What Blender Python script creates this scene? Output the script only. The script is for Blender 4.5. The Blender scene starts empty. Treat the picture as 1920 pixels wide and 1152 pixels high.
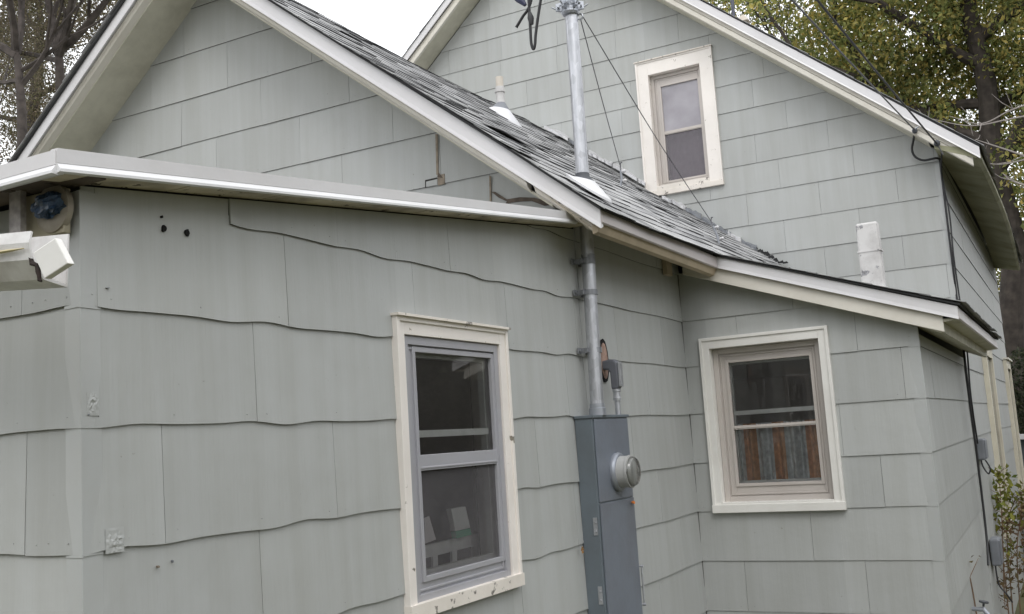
import bpy, math, random
import numpy as np
from mathutils import Vector, Matrix

# ------------------------------------------------------------------ camera, sky, sun
SC = bpy.context.scene
COL = SC.collection
R_ = math.radians
YAW, PITCH, ROLL, FPX = R_(28.022), R_(7.483), R_(-3.644), 1929.3
GROUND = -1.75          # eye level is z = 0, the lawn lies 1.75 m below
def cam_axes():
    cy, sy = math.cos(YAW), math.sin(YAW)
    f = np.array([-sy*math.cos(PITCH), cy*math.cos(PITCH), math.sin(PITCH)])
    r0 = np.array([cy, sy, 0.0]); u0 = np.cross(r0, f)
    r = math.cos(ROLL)*r0 + math.sin(ROLL)*u0
    u = -math.sin(ROLL)*r0 + math.cos(ROLL)*u0
    return r, u, f
CR, CU, CF = cam_axes()
cd = bpy.data.cameras.new('camera'); cam = bpy.data.objects.new('camera', cd); COL.objects.link(cam)
cam.matrix_world = Matrix([[CR[i], CU[i], -CF[i], 0] for i in range(3)] + [[0, 0, 0, 1]])
cd.sensor_width = 36; cd.lens = FPX/1920*36; cd.clip_start = 0.05; cd.clip_end = 500
SC.camera = cam
SC.view_settings.view_transform = 'Standard'; SC.view_settings.look = 'None'
SC.view_settings.gamma = 1; SC.view_settings.exposure = 0.58

SUN_EL, SUN_AZ = R_(48), R_(150)       # azimuth measured from +Y towards +X
w = bpy.data.worlds.new('World'); SC.world = w; w.use_nodes = True
nt = w.node_tree; nt.nodes.clear()
out = nt.nodes.new('ShaderNodeOutputWorld'); bg = nt.nodes.new('ShaderNodeBackground')
sky = nt.nodes.new('ShaderNodeTexSky'); sky.sky_type = 'NISHITA'; sky.sun_disc = False
sky.sun_elevation = SUN_EL; sky.sun_rotation = SUN_AZ
tc = nt.nodes.new('ShaderNodeTexCoord'); nz = nt.nodes.new('ShaderNodeTexNoise')
nz.inputs['Scale'].default_value = 2.2; nz.inputs['Detail'].default_value = 4
nt.links.new(tc.outputs['Generated'], nz.inputs['Vector'])
cr = nt.nodes.new('ShaderNodeValToRGB')
cr.color_ramp.elements[0].position = .3; cr.color_ramp.elements[0].color = (.86, .88, .9, 1)
cr.color_ramp.elements[1].position = .7; cr.color_ramp.elements[1].color = (1, 1, 1, 1)
nt.links.new(nz.outputs['Fac'], cr.inputs['Fac'])
mul = nt.nodes.new('ShaderNodeVectorMath'); mul.operation = 'SCALE'; mul.inputs['Scale'].default_value = 14.2
nt.links.new(cr.outputs['Color'], mul.inputs[0])
mx = nt.nodes.new('ShaderNodeMix'); mx.data_type = 'RGBA'; mx.inputs['Factor'].default_value = .88
nt.links.new(sky.outputs['Color'], mx.inputs[6]); nt.links.new(mul.outputs['Vector'], mx.inputs[7])
nt.links.new(mx.outputs[2], bg.inputs['Color']); bg.inputs['Strength'].default_value = 0.1
nt.links.new(bg.outputs[0], out.inputs['Surface'])
sl = bpy.data.lights.new('sun', 'SUN'); sl.energy = 0.6; sl.angle = R_(25); sl.color = (1, .98, .95)
so = bpy.data.objects.new('sun', sl); COL.objects.link(so)
sd = Vector((math.sin(SUN_AZ)*math.cos(SUN_EL), math.cos(SUN_AZ)*math.cos(SUN_EL), math.sin(SUN_EL)))
so.rotation_euler = sd.to_track_quat('Z', 'Y').to_euler()

# ------------------------------------------------------------------ helpers
rnd = random.Random(7)
def on(ax, val, u, v):
    """point of the plane  axis=val  that the photo shows at pixel u, v (1920 wide)"""
    d = CR*((u-960)/FPX) - CU*((v-576)/FPX) + CF
    return Vector(d*(val/d[ax]))
def lerp(a, b, t): return a + (b-a)*t
def tag(o, label=None, cat=None, group=None, kind=None):
    if label: o['label'] = label
    if cat: o['category'] = cat
    if group: o['group'] = group
    if kind: o['kind'] = kind
    return o
def empty(name, loc=(0, 0, 0), parent=None):
    o = bpy.data.objects.new(name, None); COL.objects.link(o); o.location = loc
    o.empty_display_size = .1
    if parent: o.parent = parent
    return o
def thing(name, label, cat, loc=(0, 0, 0), group=None):
    return tag(empty(name, loc), label, cat, group)

class MB:
    def __init__(s): s.v = []; s.f = []; s.m = []
    def face(s, pts, m=0):
        i = len(s.v); s.v += [tuple(p) for p in pts]; s.f.append(tuple(range(i, i+len(pts)))); s.m.append(m)
    def box(s, a, b, m=0):
        x0, x1 = sorted((a[0], b[0])); y0, y1 = sorted((a[1], b[1])); z0, z1 = sorted((a[2], b[2]))
        P = [(x0,y0,z0),(x1,y0,z0),(x1,y1,z0),(x0,y1,z0),(x0,y0,z1),(x1,y0,z1),(x1,y1,z1),(x0,y1,z1)]
        s.hexa(P, m)
    def hexa(s, P, m=0):
        i = len(s.v); s.v += [tuple(p) for p in P]
        for f in ((0,3,2,1),(4,5,6,7),(0,1,5,4),(1,2,6,5),(2,3,7,6),(3,0,4,7)):
            s.f.append(tuple(i+k for k in f)); s.m.append(m)
    def prism(s, poly, d, m=0, ms=None):
        """poly: list of 3D points, extruded by vector d"""
        n = len(poly); i = len(s.v); d = Vector(d)
        s.v += [tuple(p) for p in poly] + [tuple(Vector(p)+d) for p in poly]
        s.f.append(tuple(i+k for k in range(n))); s.m.append(m)
        s.f.append(tuple(i+n+k for k in reversed(range(n)))); s.m.append(m)
        for k in range(n):
            s.f.append((i+k, i+n+k, i+n+(k+1) % n, i+(k+1) % n)); s.m.append(m if ms is None else ms)
    def tube(s, pts, r, seg=8, m=0, cap=True):
        pts = [Vector(p) for p in pts]; n = len(pts)
        rr = r if isinstance(r, (list, tuple)) else [r]*n
        base = len(s.v); up = None
        for k, p in enumerate(pts):
            t = (pts[min(k+1, n-1)]-pts[max(k-1, 0)])
            if t.length < 1e-9: t = Vector((0, 0, 1))
            t.normalize()
            if up is None:
                a = Vector((0, 0, 1)) if abs(t.z) < .9 else Vector((1, 0, 0))
                up = t.cross(a).normalized()
            else:
                up = (up - t*up.dot(t))
                up = up.normalized() if up.length > 1e-6 else t.orthogonal().normalized()
            b = t.cross(up)
            for j in range(seg):
                a = 2*math.pi*j/seg
                s.v.append(tuple(p + (up*math.cos(a)+b*math.sin(a))*rr[k]))
        for k in range(n-1):
            for j in range(seg):
                q = base+k*seg; j2 = (j+1) % seg
                s.f.append((q+j, q+j2, q+seg+j2, q+seg+j)); s.m.append(m)
        if cap:
            s.f.append(tuple(base+j for j in reversed(range(seg)))); s.m.append(m)
            s.f.append(tuple(base+(n-1)*seg+j for j in range(seg))); s.m.append(m)
    def lathe(s, o, ax, prof, seg=24, m=0):
        """prof: list of (distance along ax, radius)"""
        o = Vector(o); ax = Vector(ax).normalized()
        s.tube([o+ax*p[0]+ax*1e-5*i for i, p in enumerate(prof)], [max(p[1], 1e-4) for p in prof], seg, m)
    def build(s, name, mats, parent=None, smooth=False, bevel=0, loc=None):
        me = bpy.data.meshes.new(name); me.from_pydata(s.v, [], s.f)
        if not isinstance(mats, (list, tuple)): mats = [mats]
        for mm in mats: me.materials.append(mm)
        me.polygons.foreach_set('material_index', s.m)
        if smooth: me.polygons.foreach_set('use_smooth', [True]*len(s.f))
        me.update()
        o = bpy.data.objects.new(name, me); COL.objects.link(o)
        if loc is not None:
            me.transform(Matrix.Translation(-Vector(loc))); o.location = loc
        if parent:
            o.parent = parent
            o.matrix_parent_inverse = Matrix.Translation(-Vector(parent.location)) if parent.location.length else Matrix()
        if smooth:
            try: me.set_sharp_from_angle(angle=R_(35))
            except Exception: pass
        if bevel:
            b = o.modifiers.new('bevel', 'BEVEL'); b.width = bevel; b.segments = 2; b.limit_method = 'ANGLE'; b.angle_limit = R_(40)
        return o

# ------------------------------------------------------------------ materials
def new_mat(name):
    m = bpy.data.materials.new(name); m.use_nodes = True
    return m, m.node_tree, m.node_tree.nodes['Principled BSDF']
def N(t, typ, **kw):
    n = t.nodes.new(typ)
    for k, v in kw.items(): setattr(n, k, v)
    return n
def coords(t, scale=(1, 1, 1)):
    c = N(t, 'ShaderNodeTexCoord'); mp = N(t, 'ShaderNodeMapping'); mp.inputs['Scale'].default_value = scale
    t.links.new(c.outputs['Object'], mp.inputs['Vector']); return mp.outputs['Vector']
def noise(t, scale, detail=3, vec=None, rough=.5):
    n = N(t, 'ShaderNodeTexNoise'); n.inputs['Scale'].default_value = scale
    n.inputs['Detail'].default_value = detail; n.inputs['Roughness'].default_value = rough
    t.links.new(vec if vec is not None else coords(t), n.inputs['Vector']); return n.outputs['Fac']
def ramp(t, fac, stops):
    r = N(t, 'ShaderNodeValToRGB'); e = r.color_ramp.elements
    while len(e) < len(stops): e.new(.5)
    for k, (p, c) in enumerate(stops):
        e[k].position = p; e[k].color = (c, c, c, 1) if not isinstance(c, (tuple, list)) else (*c, 1)
    t.links.new(fac, r.inputs['Fac']); return r.outputs['Color']
def mixc(t, fac, a, b, mode='MIX'):
    m = N(t, 'ShaderNodeMix', data_type='RGBA', blend_type=mode)
    for s, x in ((0, fac), (6, a), (7, b)):
        if isinstance(x, (int, float)): m.inputs[s].default_value = x
        elif isinstance(x, (tuple, list)): m.inputs[s].default_value = (*x, 1)
        else: t.links.new(x, m.inputs[s])
    return m.outputs[2]
def bump(t, b, h, dist=.002, strength=1.0, prev=None):
    n = N(t, 'ShaderNodeBump'); n.inputs['Distance'].default_value = dist; n.inputs['Strength'].default_value = strength
    t.links.new(h, n.inputs['Height'])
    if prev is not None: t.links.new(prev, n.inputs['Normal'])
    t.links.new(n.outputs['Normal'], b.inputs['Normal']); return n.outputs['Normal']

def m_siding(name='siding', base=(.418, .430, .424)):
    m, t, b = new_mat(name)
    st = noise(t, 1, 4, coords(t, (150, 150, 2.2)), .6)
    sc = ramp(t, st, [(.3, .982), (.7, 1.012)])
    big = ramp(t, noise(t, 1.7, 4), [(.3, (.955, .95, .935)), (.7, (1.02, 1.02, 1.02))])
    dr = ramp(t, noise(t, 1, 5, coords(t, (14, 14, .8)), .6), [(.35, (.93, .925, .91)), (.6, (1, 1, 1))])
    g = N(t, 'ShaderNodeNewGeometry')
    isl = ramp(t, g.outputs['Random Per Island'], [(0, .925), (1, 1.035)])
    c = mixc(t, 1.0, base, sc, 'MULTIPLY'); c = mixc(t, 1.0, c, big, 'MULTIPLY')
    c = mixc(t, 1.0, c, dr, 'MULTIPLY'); c = mixc(t, 1.0, c, isl, 'MULTIPLY')
    sp = ramp(t, noise(t, 55, 3), [(.74, (1, 1, 1)), (.79, (.72, .70, .66))])
    c = mixc(t, 1.0, c, sp, 'MULTIPLY')
    t.links.new(c, b.inputs['Base Color']); b.inputs['Roughness'].default_value = .62
    bn = bump(t, b, st, .0016, .55)
    bump(t, b, noise(t, 9, 3), .006, .5, bn)
    return m
def m_paint(name, base, rough=.5, dirt=(.35, .30, .22), amount=.25, peel=0.0, wood=(.17, .15, .13), scale=6, metallic=0, bd=.0008):
    """painted wood or metal with grime, and peeling patches when peel > 0"""
    m, t, b = new_mat(name)
    d = ramp(t, noise(t, scale, 5, None, .65), [(.42, 0.0), (.75, amount)])
    c = mixc(t, d, base, dirt)
    v = ramp(t, noise(t, 2.2, 3), [(.3, .94), (.7, 1.03)])
    c = mixc(t, 1.0, c, v, 'MULTIPLY')
    if peel:
        pn = noise(t, 16, 6, coords(t, (1, 1, 1)), .7)
        pk = ramp(t, pn, [(.62-peel*.1, 0.0), (.635-peel*.1, 1.0)])
        wd = ramp(t, noise(t, 60, 3, coords(t, (1, 1, 1))), [(.3, tuple(x*.6 for x in wood)), (.7, tuple(min(1, x*1.5) for x in wood))])
        c = mixc(t, pk, c, wd)
        bump(t, b, pn, .003, .5)
    else:
        bump(t, b, noise(t, 45, 3), bd, .6)
    t.links.new(c, b.inputs['Base Color']); b.inputs['Roughness'].default_value = rough; b.inputs['Metallic'].default_value = metallic
    return m
def m_roof():
    m, t, b = new_mat('asphalt_shingle')
    g = N(t, 'ShaderNodeNewGeometry')
    base = ramp(t, g.outputs['Random Per Island'], [(0, (.13, .132, .135)), (.12, (.24, .242, .245)), (.25, (.32, .32, .325)), (1, (.41, .41, .408))])
    pat = ramp(t, noise(t, 2.6, 4, None, .6), [(.36, .6), (.5, 1.05)])
    gr = ramp(t, noise(t, 420, 2), [(.3, .6), (.7, 1.35)])
    c = mixc(t, 1.0, base, pat, 'MULTIPLY'); c = mixc(t, 1.0, c, gr, 'MULTIPLY')
    t.links.new(c, b.inputs['Base Color']); b.inputs['Roughness'].default_value = .85
    bump(t, b, noise(t, 420, 2), .0015, .8)
    return m
def m_plain(name, base, rough=.6, metallic=0, var=.12, scale=12, spec=None):
    m, t, b = new_mat(name)
    v = ramp(t, noise(t, scale, 4), [(.3, 1-var), (.7, 1+var*.6)])
    t.links.new(mixc(t, 1.0, base, v, 'MULTIPLY'), b.inputs['Base Color'])
    b.inputs['Roughness'].default_value = rough; b.inputs['Metallic'].default_value = metallic
    if spec is not None: b.inputs['Specular IOR Level'].default_value = spec
    return m
def m_galv(name, base=(.56, .57, .6), rough=.42):
    m, t, b = new_mat(name)
    v = N(t, 'ShaderNodeTexVoronoi'); v.inputs['Scale'].default_value = 55; t.links.new(coords(t, (1, 1, .5)), v.inputs['Vector'])
    c = ramp(t, v.outputs['Color'], [(0, .8), (1, 1.1)])
    c = mixc(t, 1.0, base, c, 'MULTIPLY')
    st = ramp(t, noise(t, 1, 5, coords(t, (60, 60, 3)), .6), [(.35, .78), (.6, 1.0)])
    c = mixc(t, 1.0, c, st, 'MULTIPLY')
    t.links.new(c, b.inputs['Base Color']); b.inputs['Roughness'].default_value = rough; b.inputs['Metallic'].default_value = .75
    return m
def m_glass(name, tint=(.9, .93, .93), film=0.0, filmc=(.3, .3, .3), rough=.02):
    m, t, b = new_mat(name); t.nodes.remove(b)
    o = t.nodes['Material Output']
    tr = N(t, 'ShaderNodeBsdfTransparent'); tr.inputs['Color'].default_value = (*tint, 1)
    gl = N(t, 'ShaderNodeBsdfGlossy'); gl.inputs['Roughness'].default_value = rough
    fr = N(t, 'ShaderNodeFresnel'); fr.inputs['IOR'].default_value = 1.5
    mlt = N(t, 'ShaderNodeMath', operation='MULTIPLY'); mlt.inputs[1].default_value = 1.5
    t.links.new(fr.outputs[0], mlt.inputs[0])
    s = N(t, 'ShaderNodeMixShader'); t.links.new(mlt.outputs[0], s.inputs[0])
    t.links.new(tr.outputs[0], s.inputs[1]); t.links.new(gl.outputs[0], s.inputs[2])
    last = s
    if film > 0:
        df = N(t, 'ShaderNodeBsdfDiffuse'); df.inputs['Color'].default_value = (*filmc, 1)
        s2 = N(t, 'ShaderNodeMixShader')
        k = ramp(t, noise(t, 4, 4), [(.3, film*.7), (.7, film*1.2)])
        t.links.new(k, s2.inputs[0]); t.links.new(s.outputs[0], s2.inputs[1]); t.links.new(df.outputs[0], s2.inputs[2]); last = s2
    t.links.new(last.outputs[0], o.inputs['Surface'])
    return m
def m_leaf(name, cols, trans=.35):
    m, t, b = new_mat(name)
    g = N(t, 'ShaderNodeNewGeometry')
    st = [(i/(len(cols)-1), c) for i, c in enumerate(cols)]
    c = ramp(t, g.outputs['Random Per Island'], st)
    p = ramp(t, noise(t, .9, 3), [(.35, .55), (.65, 1.25)])
    c = mixc(t, 1.0, c, p, 'MULTIPLY')
    t.links.new(c, b.inputs['Base Color']); b.inputs['Roughness'].default_value = .65; b.inputs['Specular IOR Level'].default_value = .25
    tl = N(t, 'ShaderNodeBsdfTranslucent'); t.links.new(c, tl.inputs['Color'])
    s = N(t, 'ShaderNodeMixShader'); s.inputs[0].default_value = trans
    t.links.new(b.outputs[0], s.inputs[1]); t.links.new(tl.outputs[0], s.inputs[2])
    t.links.new(s.outputs[0], t.nodes['Material Output'].inputs['Surface'])
    return m

SID = m_siding()
SIDE_EDGE = m_plain('siding_edge_grime_shade', (.10, .10, .09), .9)  # lap edges: bare grimy cement, plus the shadow line painted dark
BACK = m_plain('building_paper', (.035, .033, .03), .95)
TRIM = m_paint('corner_trim_paint', (.415, .427, .420), .45, amount=.12)
WHITE = m_paint('white_metal_trim', (.63, .62, .63), .38, amount=.12, scale=3)
WHITE_LIP = m_paint('white_metal_lip_lit', (.72, .72, .73), .3, amount=.06, scale=3)  # lighter copy of the trim: sky light on the upturned lip, in the colour
BROWNW = m_paint('aged_metal_trim', (.47, .43, .42), .45, amount=.2, scale=3)
CREAM = m_paint('cream_paint', (.66, .63, .56), .55, amount=.22)
CREAMP = m_paint('peeling_cream_paint', (.68, .64, .57), .6, amount=.3, peel=.35)
SOFF = m_paint('soffit_paint', (.58, .56, .46), .65, dirt=(.12, .11, .07), amount=.35, scale=4)
SOFFOLD = m_paint('weathered_soffit_paint', (.64, .58, .46), .75, dirt=(.07, .05, .035), amount=.75, peel=.12, scale=5, wood=(.05, .04, .03))
GREENS = m_paint('mildewed_soffit', (.36, .35, .24), .7, dirt=(.10, .11, .04), amount=.8, scale=2.5)
WINW = m_paint('window_casing_paint', (.80, .755, .71), .5, amount=.10, peel=-.25, wood=(.3, .27, .22))
WINOLD = m_paint('flaking_sill_paint', (.76, .71, .65), .6, amount=.25, peel=.25, wood=(.22, .2, .18))
STORM = m_paint('grey_storm_frame', (.40, .40, .43), .4, amount=.12, metallic=.2)
BEIGE = m_paint('beige_storm_frame', (.50, .46, .43), .45, amount=.2)
ROOF = m_roof()
RUNDER = m_plain('roof_underlay_and_shade', (.05, .05, .052), .95)  # also colours the shingle butts, as painted shadow lines
GALV = m_galv('galvanised_pipe'); GALVD = m_galv('dull_galvanised', (.33, .34, .36), .55)
CAST = m_plain('zinc_casting', (.42, .44, .48), .4, .7)
RUBBER = m_plain('grey_rubber', (.06, .065, .075), .6)
BLACKC = m_plain('black_cable', (.018, .018, .02), .55)
GREYC = m_plain('grey_wire', (.10, .10, .11), .5, .3)
CAB = m_paint('cabinet_paint', (.135, .162, .185), .38, dirt=(.05, .04, .03), amount=.35, scale=3)
CABD = m_paint('cabinet_door_paint', (.16, .18, .215), .42, dirt=(.07, .05, .04), amount=.3, scale=4)
LBG = m_plain('grey_fitting', (.14, .145, .165), .5, .2)
LBOX = m_plain('grey_plastic_box', (.17, .18, .20), .55)
ORANGE = m_plain('orange_tag', (.75, .22, .04), .6)
LEAFDRY = m_plain('dry_leaf', (.32, .17, .06), .8)
WOODD = m_plain('bare_wood', (.12, .095, .075), .85, var=.35, scale=30)
WOODT = m_plain('tan_bare_wood', (.27, .225, .175), .85, var=.3, scale=30)
DARKM = m_plain('hole_black', (.006, .006, .006), 1)
FLASH = m_paint('metal_flashing', (.58, .58, .60), .4, amount=.3, metallic=.3, scale=14)
LEADG = m_plain('grey_flashing', (.20, .21, .23), .5, .3)
VENTW = m_paint('whitewashed_metal', (.62, .61, .60), .6, dirt=(.16, .14, .13), amount=.5, peel=.4, wood=(.25, .25, .26))
TANV = m_paint('tan_vent', (.60, .55, .48), .7, amount=.5)
GLASS = m_glass('window_glass', film=.075, filmc=(.34, .32, .30)); SCREEN = m_glass('screened_glass', (.85, .86, .86), .30, (.26, .25, .26))
SCREEN2 = m_glass('upper_window_glass', (.8, .8, .8), .45, (.22, .20, .22))
SKYG = m_glass('sky_reflection_glass', (.9, .9, .9), .70, (.50, .48, .52))  # pale lilac film paints the reflected sky onto the pane
MGLASS = m_glass('meter_glass', (.92, .93, .92), .10, (.5, .5, .48))
WROOM = m_plain('room_wall', (.26, .23, .20), .9)
INW = m_plain('indoor_white', (.8, .78, .76), .6)

# ------------------------------------------------------------------ siding walls
def clip(poly, a, b, c):
    """keep the part where a*x+b*y <= c"""
    o = []
    n = len(poly)
    for i in range(n):
        p, q = poly[i], poly[(i+1) % n]
        dp, dq = a*p[0]+b*p[1]-c, a*q[0]+b*q[1]-c
        if dp <= 0: o.append(p)
        if (dp < 0 < dq) or (dq < 0 < dp):
            t = dp/(dp-dq); o.append((p[0]+(q[0]-p[0])*t, p[1]+(q[1]-p[1])*t))
    return o
def area(p): return abs(sum(p[i][0]*p[(i+1) % len(p)][1]-p[(i+1) % len(p)][0]*p[i][1] for i in range(len(p))))/2 if len(p) > 2 else 0
def subtract(polys, r):
    x0, x1, y0, y1 = r; o = []
    for p in polys:
        a = clip(p, 1, 0, x0); rest = clip(p, -1, 0, -x0)
        b = clip(rest, -1, 0, -x1); rest = clip(rest, 1, 0, x1)
        c = clip(rest, 0, 1, y0); d = clip(rest, 0, -1, -y1)
        o += [q for q in (a, b, c, d) if area(q) > 1e-6]
    return o
def siding(name, O, U, Nn, halfplanes, s0, s1, rows, offs, wid, holes=(), wave=None, parent=None, lip=.008, gap=.0016, label=None, nails=True, thick=.12, tall=None):
    """O origin (s = 0, z = 0), U wall direction, Nn outward normal; rows: bottom edges top to bottom"""
    O, U, Nn = Vector(O), Vector(U), Vector(Nn); mb = MB()
    Z = Vector((0, 0, 1)); rr = random.Random(name + str(s0))
    P = lambda s, z, n: O + U*s + Z*z + Nn*n
    holes = [(h[0]-.012, h[1]+.012, h[2]-.012, h[3]+.012) for h in holes]
    def bounds(polys):
        for hp in halfplanes: polys = [q for q in (clip(p, *hp) for p in polys) if area(q) > 1e-6]
        for h in holes: polys = subtract(polys, h)
        return polys
    ztop = rows[0]+.6
    for p in bounds([[(s0, rows[-1]), (s1, rows[-1]), (s1, ztop+3), (s0, ztop+3)]]):
        mb.prism([P(s, z, -.001) for s, z in p], Nn*(-thick), 1)
    top = rows[0] + (rows[0]-rows[1])
    allrows = list(rows)
    t_ = top
    extra_rows = []
    for i, zb in enumerate(allrows):
        zt = allrows[i-1] if i else top
        ex = zt-zb
        off = offs[i % len(offs)] if offs[i % len(offs)] is not None else rr.uniform(0, wid)
        k0 = math.floor((s0-off)/wid)-1; k1 = math.ceil((s1-off)/wid)+1
        for k in range(k0, k1):
            a = max(s0, off+k*wid+gap/2); b = min(s1, off+(k+1)*wid-gap/2)
            if b-a < .004: continue
            dz = rr.uniform(-.0012, .0012)
            if tall and i == tall[0]-1 and a < tall[1]:     # the course below runs up to the soffit here
                if b <= tall[1]+.02: continue
                a = tall[1]+gap/2
            nseg = max(2, int((b-a)/.03)) if wave else 2
            bot = []
            for j in range(nseg+1):
                s = a+(b-a)*j/nseg
                bot.append((s, zb+dz+(wave(s, i) if wave else 0)))
            poly = bot + [(b, zt+.02), (a, zt+.02)]
            if tall and i == tall[0] and a < tall[1]:
                m1 = min(b, tall[1]); poly = bot + ([(b, zt+.02), (m1, zt+.02)] if b > m1+.01 else []) + [(m1, zt+.2), (a, zt+.2)]
            for p in bounds([poly]):
                li = lip*rr.uniform(.85, 1.15)
                front = [P(s, z, .0015+li*max(0, min(1.05, (zt+.02-z)/(ex+.02)))) for s, z in p]
                n = len(front); i0 = len(mb.v)
                mb.v += [tuple(q) for q in front] + [tuple(q - Nn*(min(.0055, .001+li*.6))) for q in front]
                mb.f.append(tuple(i0+x for x in range(n))); mb.m.append(0)
                for x in range(n):
                    y = (x+1) % n
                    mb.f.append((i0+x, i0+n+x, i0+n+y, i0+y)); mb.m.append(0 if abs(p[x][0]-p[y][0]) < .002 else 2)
            if nails:
                for s in (a+.035, (a+b)/2+rr.uniform(-.02, .02), b-.035):
                    z = zb+.022+rr.uniform(-.004, .004)
                    if s < a+.01 or s > b-.01: continue
                    if any(hp[0]*s+hp[1]*z > hp[2]-.01 for hp in halfplanes) or any(h[0]-.02 < s < h[1]+.02 and h[2]-.02 < z < h[3]+.02 for h in holes): continue
                    c = P(s, z, .0015+lip*.95); r = .0022
                    q = [c+Nn*.0015]+[c+U*r*math.cos(A*math.pi/3)+Z*r*math.sin(A*math.pi/3) for A in range(6)]
                    i0 = len(mb.v); mb.v += [tuple(x) for x in q]
                    for A in range(6):
                        mb.f.append((i0, i0+1+A, i0+1+(A+1) % 6)); mb.m.append(3 if rr.random() < .25 else 0)
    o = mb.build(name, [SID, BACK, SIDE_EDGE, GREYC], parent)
    if label: o['label'] = label
    return o
def quadfix(mb): pass

# ------------------------------------------------------------------ ground and far setting
gm, gt, gb = new_mat('lawn_ground')
gcol = ramp(gt, noise(gt, .7, 6, None, .7), [(.3, (.05, .055, .02)), (.55, (.09, .085, .035)), (.75, (.13, .10, .06))])
gt.links.new(gcol, gb.inputs['Base Color']); gb.inputs['Roughness'].default_value = .95
bump(gt, gb, noise(gt, 30, 4), .03, .8)
mb = MB(); n = 24
for i in range(n):
    for j in range(n):
        x0, x1 = -150+300*i/n, -150+300*(i+1)/n; y0, y1 = -150+300*j/n, -150+300*(j+1)/n
        mb.face([(x0, y0, GROUND), (x1, y0, GROUND), (x1, y1, GROUND), (x0, y1, GROUND)])
tag(mb.build('ground', gm), kind='structure')

# ------------------------------------------------------------------ the house
XA, YD, YG1, YC, YG2 = -1.80, 1.46, 4.00, 5.32, 8.10
XR = -3.87                                  # common ridge line
XL = -5.95
house = thing('house', 'grey green shingle sided house of stepped gables and lean-tos with cream trim', 'house', (0, 0, 0))
RA = [.588, .341, .089, -.171, -.423, -.677, -.93, -1.185, -1.44, -1.75]
RB = [.842]+RA
def wave_near(s, i):
    return .0030*math.sin(s*2*math.pi/.305+i*1.9)+.0016*math.sin(s*2*math.pi/.61+i*2.3+1) + .0012*math.sin(s*31+i)
NW = (2.630, 3.233, -.468, .352)            # near window opening on wall A (y0, y1, z0, z1)
# lean-to side wall, left of the mast; rises with the lean-to roof
shed_top = lambda y: .585+.1168*(y-1.324)-.004
siding('wall', (XA, 0, 0), (0, 1, 0), (1, 0, 0), [(-.1168, 1, .585-.1168*1.324-.002)], YD, 3.985, RB,
       [.2, -.11+.0, .275, .145, .45, .145, .26, .1, .4, .1, .4], .61, [NW], wave_near, house, lip=.0068, tall=(2, 1.90),
       label='lean-to side wall of wavy edged grey green shingles')
siding('wall', (XA, 0, 0), (0, 1, 0), (1, 0, 0), [(0, 1, 1.0)], 3.989, YC, RB,
       [.1, .3, .1, .45, .2, .5, .15, .4, .1, .3, .2], .61, [], lambda s, i: .0018*math.sin(s*9+i), house, lip=.007,
       label='straight edged grey green shingles behind the meter')
siding('wall', (0, YD, 0), (1, 0, 0), (0, -1, 0), [(0, 1, .585)], -4.2, XA, RA,
       [.21, -1.98, .27, -1.97, .3, .1, .4, .2, .5, .1], .61, [], wave_near, house, lip=.0068,
       label='lean-to front wall left of the corner')
# front gable
G1L, G1R = 5.833-.135, -.323-.135
RG1 = [2.483, 2.229, 1.974, 1.719, 1.465, 1.213, .960, .705, .45, .2, -.1, -.4, -.8, -1.2, -1.75]
siding('wall', (0, YG1, 0), (1, 0, 0), (0, -1, 0), [(-.80, 1, G1L), (.789, 1, G1R)], XL, XA-.003, RG1,
       [-3.8, -3.5, -3.761, -3.535, -3.285, -3.6, -3.345, -3.1, -3.4, .1, .2, .3, .1, .2, .3], .572, [], None, house, lip=.006, thick=.08)
siding('wall', (XL, 0, 0), (0, 1, 0), (-1, 0, 0), [(0, 1, 1.0)], YG1, 14.4, [.7, .2, -.3, -.9, -1.75], [.1, .4], .8, [], None, house, nails=False)
# bump-out: window wall and side wall
CW = (-1.655, -1.085, -.385, .425)
siding('wall', (0, YC, 0), (1, 0, 0), (0, -1, 0), [(.353, 1, .353-.13)], XA-.0, -.62, RB,
       [-1.4, -1.196, -1.50, -1.30, -1.62, -1.45, -1.215, -1.573, -1.2, -1.5, -1.3], .6, [CW], None, house, lip=.006,
       label='bump-out wall around the beige framed window')
fx = -.62; fdir = Vector((-.034, 2.78, 0)); fl = fdir.length; fdir.normalize()
siding('wall', (fx, YC, 0), tuple(fdir), (fdir.y, -fdir.x, 0), [(0, 1, .40)], 0.0, fl, RA,
       [.3, .1, .45, .2, .5, .15, .4, .1, .3, .2], 3.0, [], None, house, lip=.006, nails=False)
# big gable and its long side
RG2 = [4.40, 4.16, 3.93, 3.735, 3.507, 3.257, 3.022, 2.795, 2.565, 2.34, 2.106, 1.866, 1.607, 1.35, 1.098, .846, .588, .334, .078, -.172, -.428, -.8, -1.2, -1.75]
S2 = .9
og = [None]*24
for i, x in ((4, -5.356*S2), (3, -5.03*S2), (5, -4.742*S2), (6, -4.462*S2), (7, -3.987*S2), (8, -2.194*S2), (9, -1.916*S2), (10, -1.579*S2), (11, -1.393*S2), (12, -1.704*S2), (13, -1.396*S2), (14, -1.713*S2), (15, -1.4*S2)): og[i] = x
GW = (-2.845, -2.39, 2.05, 3.03)
siding('wall', (0, YG2, 0), (1, 0, 0), (0, -1, 0), [(-.866, 1, 7.985), (.838, 1, 1.56-.155)], XL-.5, -.654, RG2, og, .573, [GW], None, house, lip=.006, thick=.08)
EW1 = (10.2, 11.0, -1.0, .52); EW2 = (13.1, 13.8, -1.0, .52)
siding('wall', (-.654, 0, 0), (0, 1, 0), (1, 0, 0), [(0, 1, 1.93)], YG2, 14.4, RG2, [None], .573*5, [], None, house, lip=.006, nails=False, thick=.1,
       label='long side wall of the big gable')
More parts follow.
